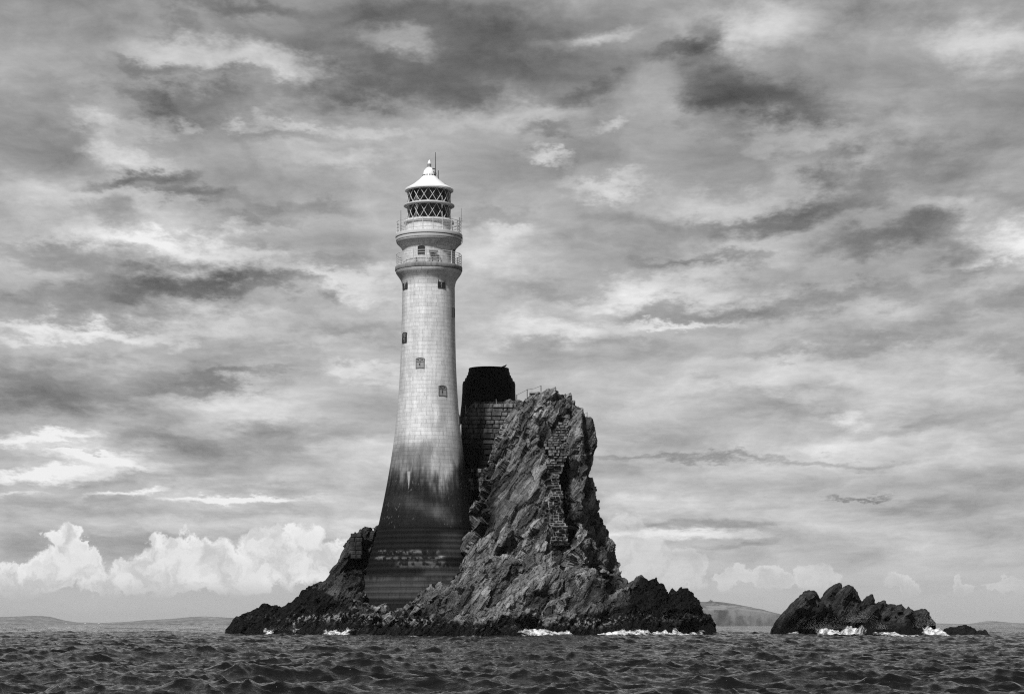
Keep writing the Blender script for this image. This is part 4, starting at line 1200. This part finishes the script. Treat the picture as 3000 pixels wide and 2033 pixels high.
# rubble wall filling the gully: follows the rock face
bvh = BVHTree.FromPolygons([v.co[:] for v in island.data.vertices], [p.vertices[:] for p in island.data.polygons])
eye = Vector((0, 0, CAMZ))
def hitY(px, py):
    d = Vector(ray(px, py)).normalized()
    h = bvh.ray_cast(eye, d, 2000)
    return h[0].y if h[0] is not None else None
yl = [1236, 1262, 1290, 1330, 1353, 1410, 1500, 1560, 1592]
xl_ = [1638, 1622, 1600, 1602, 1606, 1610, 1612, 1613, 1618]
xr_ = [1661, 1661, 1661, 1664, 1650, 1641, 1648, 1664, 1672]
rows = []; ysr = []; y = 1237.0
rnd = random.Random(5)
while y < 1590:
    h = rnd.uniform(6.5, 9.5); a, b = float(np.interp(y, yl, xl_)) + 5 * math.sin(y * 0.11) + rnd.uniform(-3, 3), float(np.interp(y, yl, xr_)) + 4 * math.sin(y * 0.07 + 1) + rnd.uniform(-3, 3)
    hs = [hitY(a + (b - a) * t, y + h / 2) for t in (0.1, 0.3, 0.5, 0.7, 0.9)]
    hs = sorted(q for q in hs if q is not None and q < 250)
    ysr.append(hs[0] if hs else 238); rows.append([y, y + h, a, b, 0]); y += h
ysr = np.array(ysr); pad = np.pad(ysr, 6, mode='edge')
sm = np.array([np.percentile(pad[i:i + 13], 30) for i in range(len(ysr))]); sm = np.convolve(np.pad(sm, 4, mode='edge'), np.ones(9) / 9, 'valid')
for r, yv in zip(rows, sm): r[4] = float(yv) - 0.10
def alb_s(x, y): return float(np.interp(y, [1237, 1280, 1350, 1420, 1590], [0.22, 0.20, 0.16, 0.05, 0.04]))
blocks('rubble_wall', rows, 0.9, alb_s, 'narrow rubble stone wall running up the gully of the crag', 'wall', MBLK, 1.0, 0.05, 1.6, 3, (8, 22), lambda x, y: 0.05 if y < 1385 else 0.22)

# railing, slab and posts on top of the crag
mb = MB()
def tp(px, py, Yd=247.0): return P(px, py, Yd)
RLG = empty('railing', tp(1544, 1166), 'thin wire railing on three posts along the top of the crag', 'railing')
for a, b in (((1544.5, 1168), (1544.5, 1140)), ((1585, 1160), (1585, 1129.5)), ((1514, 1190), (1514, 1156))):
    mb = MB(); mb.tube([tp(*a), tp(*b)], 0.05, 6); mb.build('post', m_iron, RLG)
mb = MB(); mb.tube([tp(1514, 1157), tp(1530, 1149), tp(1544.5, 1141.5), tp(1565, 1138), tp(1585, 1130)], 0.028, 6)
mb.build('rail', m_iron, RLG)
mb = MB(); c = (tp(1553, 1154) + tp(1590, 1151)) / 2
mb.box(c, (0.85, 1.0, 0.09)); mb.box(c + Vector((-0.55, -0.3, 0.2)), (0.04, 0.04, 0.2))
o = mb.build('concrete_slab', plain('weathered_concrete', 0.30, 0.8, 0, 0.3, 3, 0.3), bevel=0.02); tag(o, 'flat pale concrete slab on the crest of the crag beside the railing', 'slab')
for px, y0, y1, yd, lb in ((1365, 1212, 1187, 246.6, 'leftmost thin iron post, on the stepped end of the terrace wall'), (1392.5, 1196, 1177, 246.7, 'middle thin iron post on top of the terrace wall'), (1454.5, 1186, 1169, 246.8, 'right thin iron post on top of the terrace wall, before the black stump')):
    mb = MB(); mb.tube([P(px, y0, yd), P(px - 1, y1, yd)], [0.05, 0.035], 6); o = mb.build('iron_post', m_grey); tag(o, lb, 'post', 'iron posts along the terrace wall')
mb = MB(); a = P(1713, 1226, 243.5); b = P(1720, 1207, 243.5)
mb.tube([(a.x, a.y, a.z - .3), (a.x, a.y, b.z - 0.2)], 0.045, 6); mb.tube([(b.x, a.y, a.z - .3), (b.x, a.y, b.z)], 0.045, 6)
mb.tube([(a.x, a.y, b.z - 0.2), (b.x, a.y, b.z)], 0.04, 6); o = mb.build('step_ladder', m_grey)
tag(o, 'top of a small iron ladder on the flat block right of the crag', 'ladder')

# gull on the stump
gb = P(1478, 1078, SY - 1.0)
mb = MB()
def blobm(mb, c, r, n=12, m=8, M=None):
    vs = []
    for i in range(m + 1):
        for j in range(n):
            ph = PI * i / m; t = 2 * PI * j / n
            v = Vector((r[0] * math.cos(ph), r[1] * math.sin(ph) * math.cos(t), r[2] * math.sin(ph) * math.sin(t)))
            if M: v = M @ v
            vs.append(Vector(c) + v)
    mb.add(vs, [(i * n + j, i * n + (j + 1) % n, (i + 1) * n + (j + 1) % n, (i + 1) * n + j) for i in range(m) for j in range(n)])
c = gb + Vector((0, 0, 0.22))
blobm(mb, c, (0.24, 0.09, 0.10), M=Matrix.Rotation(-0.25, 3, 'Y'))
mb.tube([c + Vector((0.13, 0, 0.05)), c + Vector((0.18, 0, 0.14)), c + Vector((0.2, 0, 0.18))], [0.07, 0.05, 0.05], 8)
blobm(mb, c + Vector((0.21, 0, 0.20)), (0.065, 0.05, 0.05))
mb.tube([c + Vector((0.26, 0, 0.20)), c + Vector((0.35, 0, 0.185))], [0.02, 0.006], 6)
mb.tube([c + Vector((-0.2, 0, -0.04)), c + Vector((-0.38, 0, -0.06))], [0.06, 0.015], 6)
for s_ in (-0.03, 0.03): mb.tube([c + Vector((0.02, s_, -0.08)), c + Vector((0.02, s_, -0.23))], 0.012, 5)
o = mb.build('gull', plain('gull_plumage', 0.12, 0.7, 0, 0.3, 8), smooth=True); tag(o, 'small dark gull standing on the rim of the black stump', 'bird')
HAZE = 3e-5

# ---------------------------------------------------------------- distant land
def land(name, Yd, ridge, depth, mat, label, seed, foot=0.0, cliff=0.35):
    """ridge: (px, pixels above the horizon)"""
    xs = np.arange(ridge[0][0], ridge[-1][0] + 1, 3.0); nx = len(xs)
    hp = np.interp(xs, [r[0] for r in ridge], [r[1] for r in ridge])
    prof = [(0.0, -0.02), (0.008, cliff * 0.55), (0.022, cliff), (0.16, cliff + (1 - cliff) * 0.35), (0.35, 0.80), (0.6, 1.0), (0.8, 0.9), (1.0, 0.3), (1.05, -0.05)]
    V = []
    ts = np.interp(np.linspace(0, 8, 34), range(9), [p[0] for p in prof]); hs = np.interp(np.linspace(0, 8, 34), range(9), [p[1] for p in prof])
    for t, hh in zip(ts, hs):
        y = Yd + depth * t
        X = (xs - 1500) / F * y * 1.009 if False else (xs - 1500) / F * Yd * 1.009
        q = np.stack([X / 300, np.full(nx, y / 300), np.zeros(nx)], 1)
        n = fbm(q * 2.2, 5, seed); n2 = fbm(q * 9, 4, seed + 3)
        Hh = hp / F * Yd * hh * (1 + 0.10 * n * (hh < 0.95)) + n2 * 2.0 * (hh > 0.05) * np.clip(hp / 20, 0, 1) * (hh < .95)
        V.append(np.stack([X, np.full(nx, y) + n * depth * 0.03 * (t < 0.3), Hh], 1))
    me = np_mesh(name, np.concatenate(V), grid_faces(len(ts), nx))
    o = link(name, me, mat, None, True)
    return tag(o, None, None, None, 'structure')
ml_, k = newmat('headland_turf')
pos = k.n('ShaderNodeNewGeometry'); sp_ = k.n('ShaderNodeSeparateXYZ'); k.t.links.new(pos.outputs['Normal'], sp_.inputs[0])
n1 = k.noise(k.mapping(pos.outputs['Position'], scl=(1, 1, 0.5)), 0.02, 7, 0.65); n2 = k.noise(pos.outputs['Position'], 0.0045, 3, 0.5)
st = k.mapr(sp_.outputs[2], 0.72, 0.93)
al = k.mix(st, k.mapr(n1, 0.38, 0.62, 0.02, 0.13), k.mapr(n1, 0.38, 0.62, 0.06, 0.19))
al = k.math('MULTIPLY', al, k.mapr(n2, 0.4, 0.6, 0.7, 1.2))
k.t.links.new(grey(k, al), k.b.inputs['Base Color']); k.b.inputs['Roughness'].default_value = 1.0
land('headland', 6000.0, [(1960,20),(2000,62),(2036,76),(2080,77),(2110,74),(2118,76),(2125,79),(2132,76),(2160,74),(2200,68),(2245,59),(2270,50),(2290,43),(2320,28),(2360,10),(2400,0)], 900, ml_, '', 5, cliff=0.62)
land('hills', 16000.0, [(-400,10),(-100,24),(0,27),(45,29),(70,28),(95,22),(115,17),(160,9),(250,7),(330,10),(400,16),(470,20),(520,25),(560,27),(620,24),(700,20),(800,16),(1000,10),(1300,5)], 1500, ml_, '', 15, cliff=0.25)
land('hills', 17000.0, [(2560,0),(2700,5),(2760,6),(2880,3),(2905,7),(2935,13),(2960,11),(3000,7),(3080,5),(3300,3)], 1200, ml_, '', 25, cliff=0.3)
# beacon tower on the headland
b = Vector(((2124 - 1500) / F * 6000 * 1.009, 6540, 75)); MB_ = MB()
MB_.lathe([(1.8, 68), (1.5, 79), (2.0, 79.4), (2.0, 80.5), (0.1, 82)], 12, (b.x, b.y)); MB_.tube([(b.x - 4, b.y, 78), (b.x + 8, b.y, 79.5)], 0.6, 6)
o = MB_.build('signal_tower', m_grey); tag(o, 'tiny signal tower on the skyline of the far headland', 'tower')
# white cottages scattered along the far shore
mwall = plain('limewash', 0.85, 0.8); mroof = plain('slate', 0.12, 0.8)
rnd = random.Random(21); src = None
for i, (px, up_) in enumerate([(55,5),(72,7),(150,4),(196,3),(205,4),(262,4),(300,5),(342,6),(352,4),(402,7),(450,6),(470,8),(520,6),(551,9),(560,5),(598,8),(606,6),(640,7),(655,5),(130,6)]):
    yy = 16000 + 150 + up_ * 40
    if src is None:
        mb = MB(); mb.box((0, 0, 2.5), (8, 4, 2.5)); w_ = mb.build('wall', mwall)
        mb = MB(); mb.add([(-8.4, -4.4, 5), (8.4, -4.4, 5), (8.4, 4.4, 5), (-8.4, 4.4, 5), (-8.4, 0, 8.5), (8.4, 0, 8.5)], [(0, 1, 5, 4), (2, 3, 4, 5), (0, 4, 3), (1, 2, 5), (0, 3, 2, 1)]); r_ = mb.build('roof', mroof)
        src = (w_, r_); first = True
    else: first = False
    e = bpy.data.objects.new('cottage', None); COL.objects.link(e)
    e.location = ((px - 1500) / F * yy, yy, CAMZ + up_ / F * yy - 3); e.rotation_euler = (0, 0, rnd.uniform(-0.6, 0.6)); s_ = rnd.uniform(1.0, 1.5); e.scale = (s_, s_, s_)
    tag(e, 'tiny white cottage on the hazy far shore at the left', 'cottage', 'white cottages on the far shore')
    for q in src:
        c_ = q if first else q.copy()
        if not first: COL.objects.link(c_)
        c_.parent = e

# ---------------------------------------------------------------- foam and spray
mf, k = newmat('sea_foam')
pos = k.n('ShaderNodeNewGeometry').outputs['Position']
fn = k.noise(k.mapping(pos, scl=(1, 1, 0.6)), 2.2, 9, 0.74); fn2 = k.noise(pos, 0.9, 4, 0.6)
k.t.links.new(grey(k, k.mapr(fn, 0.36, 0.64, 0.10, 0.80)), k.b.inputs['Base Color']); k.b.inputs['Roughness'].default_value = 0.7
k.b.inputs['Subsurface Weight'].default_value = 0.0
bn = k.n('ShaderNodeBump'); bn.inputs['Strength'].default_value = 0.8; bn.inputs['Distance'].default_value = 0.08; k.inp(bn, 'Height', fn); k.t.links.new(bn.outputs[0], k.b.inputs['Normal'])
fa = k.n('ShaderNodeAttribute'); fa.attribute_name = 'cover'
lace = k.math('ADD', k.math('MULTIPLY_ADD', fn, 1.9, -0.95), k.math('MULTIPLY_ADD', fn2, 1.2, -0.6))
k.inp(k.b, 'Alpha', k.mapr(k.math('ADD', fa.outputs['Fac'], lace), 0.22, 0.95))
bv2 = BVHTree.FromPolygons([v.co[:] for v in bpy.data.objects['sea_rock'].data.vertices], [p.vertices[:] for p in bpy.data.objects['sea_rock'].data.polygons])
def first_hit(bv, X, z=0.35):
    h = bv.ray_cast(Vector((X, 150, z)), Vector((0, 1, 0)), 200)
    return h[0].y if h[0] is not None else None
FO = []   # (verts, faces, cover)
def foam_strip(px0, px1, bv, hts, w, default=230, z=0.0, seed=1, dens=0.9, apron=3.0):
    """foam lapping the rock from px0 to px1 with a thin lacy apron in front; hts: (px, crest height)"""
    X0, X1 = (px0 - 1500) / F * 227, (px1 - 1500) / F * 227
    nx = max(8, int((X1 - X0) / 0.08)); xs = np.linspace(X0, X1, nx); nc = 46
    ysf = []
    for X in xs:
        q = first_hit(bv, float(X)) if bv else default; ysf.append(q if q is not None else default)
    ysf = np.array(ysf); pad_ = np.pad(ysf, 8, mode='edge')
    ysf = np.array([np.percentile(pad_[i:i + 17], 25) for i in range(nx)])
    ysf = np.convolve(np.pad(ysf, 6, mode='edge'), np.ones(13) / 13, 'valid')
    hh = np.interp(xs, [(p - 1500) / F * 227 for p, _ in hts], [h for _, h in hts])
    t = np.linspace(0, 1, nc)
    T, XX = np.meshgrid(t, xs, indexing='ij')
    tt = np.clip((T - 0.45) / 0.55, 0, 1)
    hum = np.sin(tt * PI * 0.66) ** 1.1
    n = fbm(np.stack([XX.ravel() * 1.5, T.ravel() * 4, np.full(XX.size, seed)], 1), 4, seed, 0.5).reshape(XX.shape)
    n2 = fbm(np.stack([XX.ravel() * 0.5, T.ravel(), np.full(XX.size, seed + .5)], 1), 3, seed + 9).reshape(XX.shape)
    Yv = ysf[None, :] - w * (1 - tt) - apron * np.clip((0.45 - T) / 0.45, 0, 1) * (1 + 0.4 * n2) + 0.7 * tt
    sx, sy = XX.ravel(), Yv.ravel()
    base = sea_disp(sx, sy, np.hypot(sx, sy))[:, 0].reshape(XX.shape)
    Zv = base + z + 0.05 + hh[None, :] * hum * (1 + 0.8 * n + 0.7 * n2) + 0.04 * n
    endf = np.minimum(1, np.minimum(np.arange(nx), np.arange(nx)[::-1]) / 22.0)[None, :]
    cov = (np.interp(T, [0, 0.42, 0.6, 0.85, 1.0], [-0.15, 0.40, 0.85, 0.80, 0.35])) * endf * dens + 0.45 * n2 * endf + (endf - 1) * 0.8
    FO.append((np.stack([XX.ravel(), Yv.ravel(), Zv.ravel()], 1), grid_faces(nc, nx), cov.ravel()))
bvi = bvh
foam_strip(725, 820, bvi, [(725,.3),(780,.6),(808,1.1),(820,.7)], 1.4, seed=2)
foam_strip(828, 910, bvi, [(828,.3),(852,.9),(864,1.0),(868,.3),(890,.5),(910,.2)], 1.2, seed=3)
foam_strip(918, 1070, bvi, [(918,.3),(975,.8),(1010,.7),(1045,.95),(1070,.6)], 2.0, seed=5, apron=4)
foam_strip(1060, 1500, bvi, [(1060,.1),(1440,.1),(1460,.25),(1500,.2)], 0.8, seed=6, dens=.42, apron=1.5)
foam_strip(1488, 1710, bvi, [(1488,.2),(1520,.6),(1540,.85),(1560,.5),(1620,.45),(1710,.35)], 1.8, seed=7, apron=4.5)
foam_strip(1695, 2100, bvi, [(1695,.35),(1770,.4),(1840,.65),(1900,.5),(1960,.55),(2000,.4),(2060,.35),(2100,.2)], 1.8, seed=8, apron=4)
foam_strip(2270, 2375, bv2, [(2270,.1),(2330,.2),(2375,.4)], 1.8, seed=9, dens=.8)
foam_strip(2362, 2545, bv2, [(2362,.4),(2410,.8),(2440,.7),(2480,.9),(2510,1.0),(2545,.6)], 2.6, 228, seed=10, apron=6, dens=1.25)
foam_strip(2430, 2530, None, [(2430,.5),(2470,.8),(2500,1.1),(2530,.8)], 1.6, 228.4, seed=21, apron=1, dens=1.2)
foam_strip(2570, 2604, None, [(2570,1.0),(2585,1.2),(2604,.9)], 2.2, 228.4, seed=22, apron=3, dens=1.2)
foam_strip(2500, 2705, bv2, [(2500,.2),(2705,.25)], 1.4, 227, seed=11, apron=4, dens=.8)
foam_strip(2660, 2810, None, [(2660,.3),(2690,.55),(2720,.8),(2745,.6),(2770,.35),(2810,.1)], 3.0, 229.3, seed=12, apron=4, dens=1.15)
foam_strip(2780, 2850, bv2, [(2780,.25),(2810,.2),(2850,.1)], 1.8, 228.5, seed=13)
Vs, Fs, Cs, b0 = [], [], [], 0
for v, f, c in FO:
    Vs.append(v); Fs.append(f + b0); Cs.append(c); b0 += len(v)
me = np_mesh('foam', np.concatenate(Vs), np.concatenate(Fs)); add_attr(me, 'cover', np.concatenate(Cs))
o = link('foam', me, mf, None, True); tag(o, kind='stuff')
# thrown droplets
rng = np.random.default_rng(4)
Vd, Fd = [], []
tet = np.array([[1, 0, -.7], [-1, 0, -.7], [0, 1, .7], [0, -1, .7]]) * 0.6
tf = np.array([[0, 1, 2], [0, 3, 1], [0, 2, 3], [1, 3, 2]])
def spray(px, py, Yd, n, sx, sz, r0=0.011):
    c = P(px, py, Yd)
    for i in range(int(n * 3)):
        u = rng.normal(size=3); p = np.array(c) + np.array([u[0] * sx, u[1] * 0.7, abs(u[2]) * sz * 0.6])
        r = r0 * rng.uniform(0.4, 1.5)
        Vd.append(tet * r * rng.uniform(0.7, 1.3, size=(1, 3)) + p); Fd.append(tf + 4 * (len(Vd) - 1))
for a in [(2400,1842,226,600,1.1,.8),(2440,1840,226,400,1.2,.5),(2500,1822,227.0,1100,1.0,.9),(2520,1812,227.2,500,.6,.7),(2582,1842,225,400,.4,.6),(2720,1832,229,1000,.9,1.1),(2735,1820,230,500,.6,.9),(2690,1838,227,160,.5,.5),
          (806,1846,229,140,.6,.35),(858,1846,228,100,.4,.3),(1000,1848,226,140,1.5,.25),(1045,1846,226,90,.5,.3),(1532,1848,223,120,.7,.3),(1845,1850,224,100,.9,.25)]:
    spray(*a)
me = np_mesh('spray', np.concatenate(Vd), np.concatenate(Fd))
o = link('spray', me, plain('spray_drops', 0.9, 0.5), None, True); tag(o, kind='stuff')

# ---------------------------------------------------------------- haze
mb = MB(); mb.box((0, 0, 60), (23000, 23000, 66)) 
mh = bpy.data.materials.new('haze'); mh.use_nodes = True; t = mh.node_tree; t.nodes.clear()
oo = t.nodes.new('ShaderNodeOutputMaterial'); vv = t.nodes.new('ShaderNodeVolumePrincipled')
vv.inputs['Color'].default_value = (0.86, 0.86, 0.86, 1); vv.inputs['Density'].default_value = HAZE
vv.inputs['Anisotropy'].default_value = 0.0
t.links.new(vv.outputs[0], oo.inputs['Volume'])
hz = mb.build('haze', mh); tag(hz, kind='stuff')
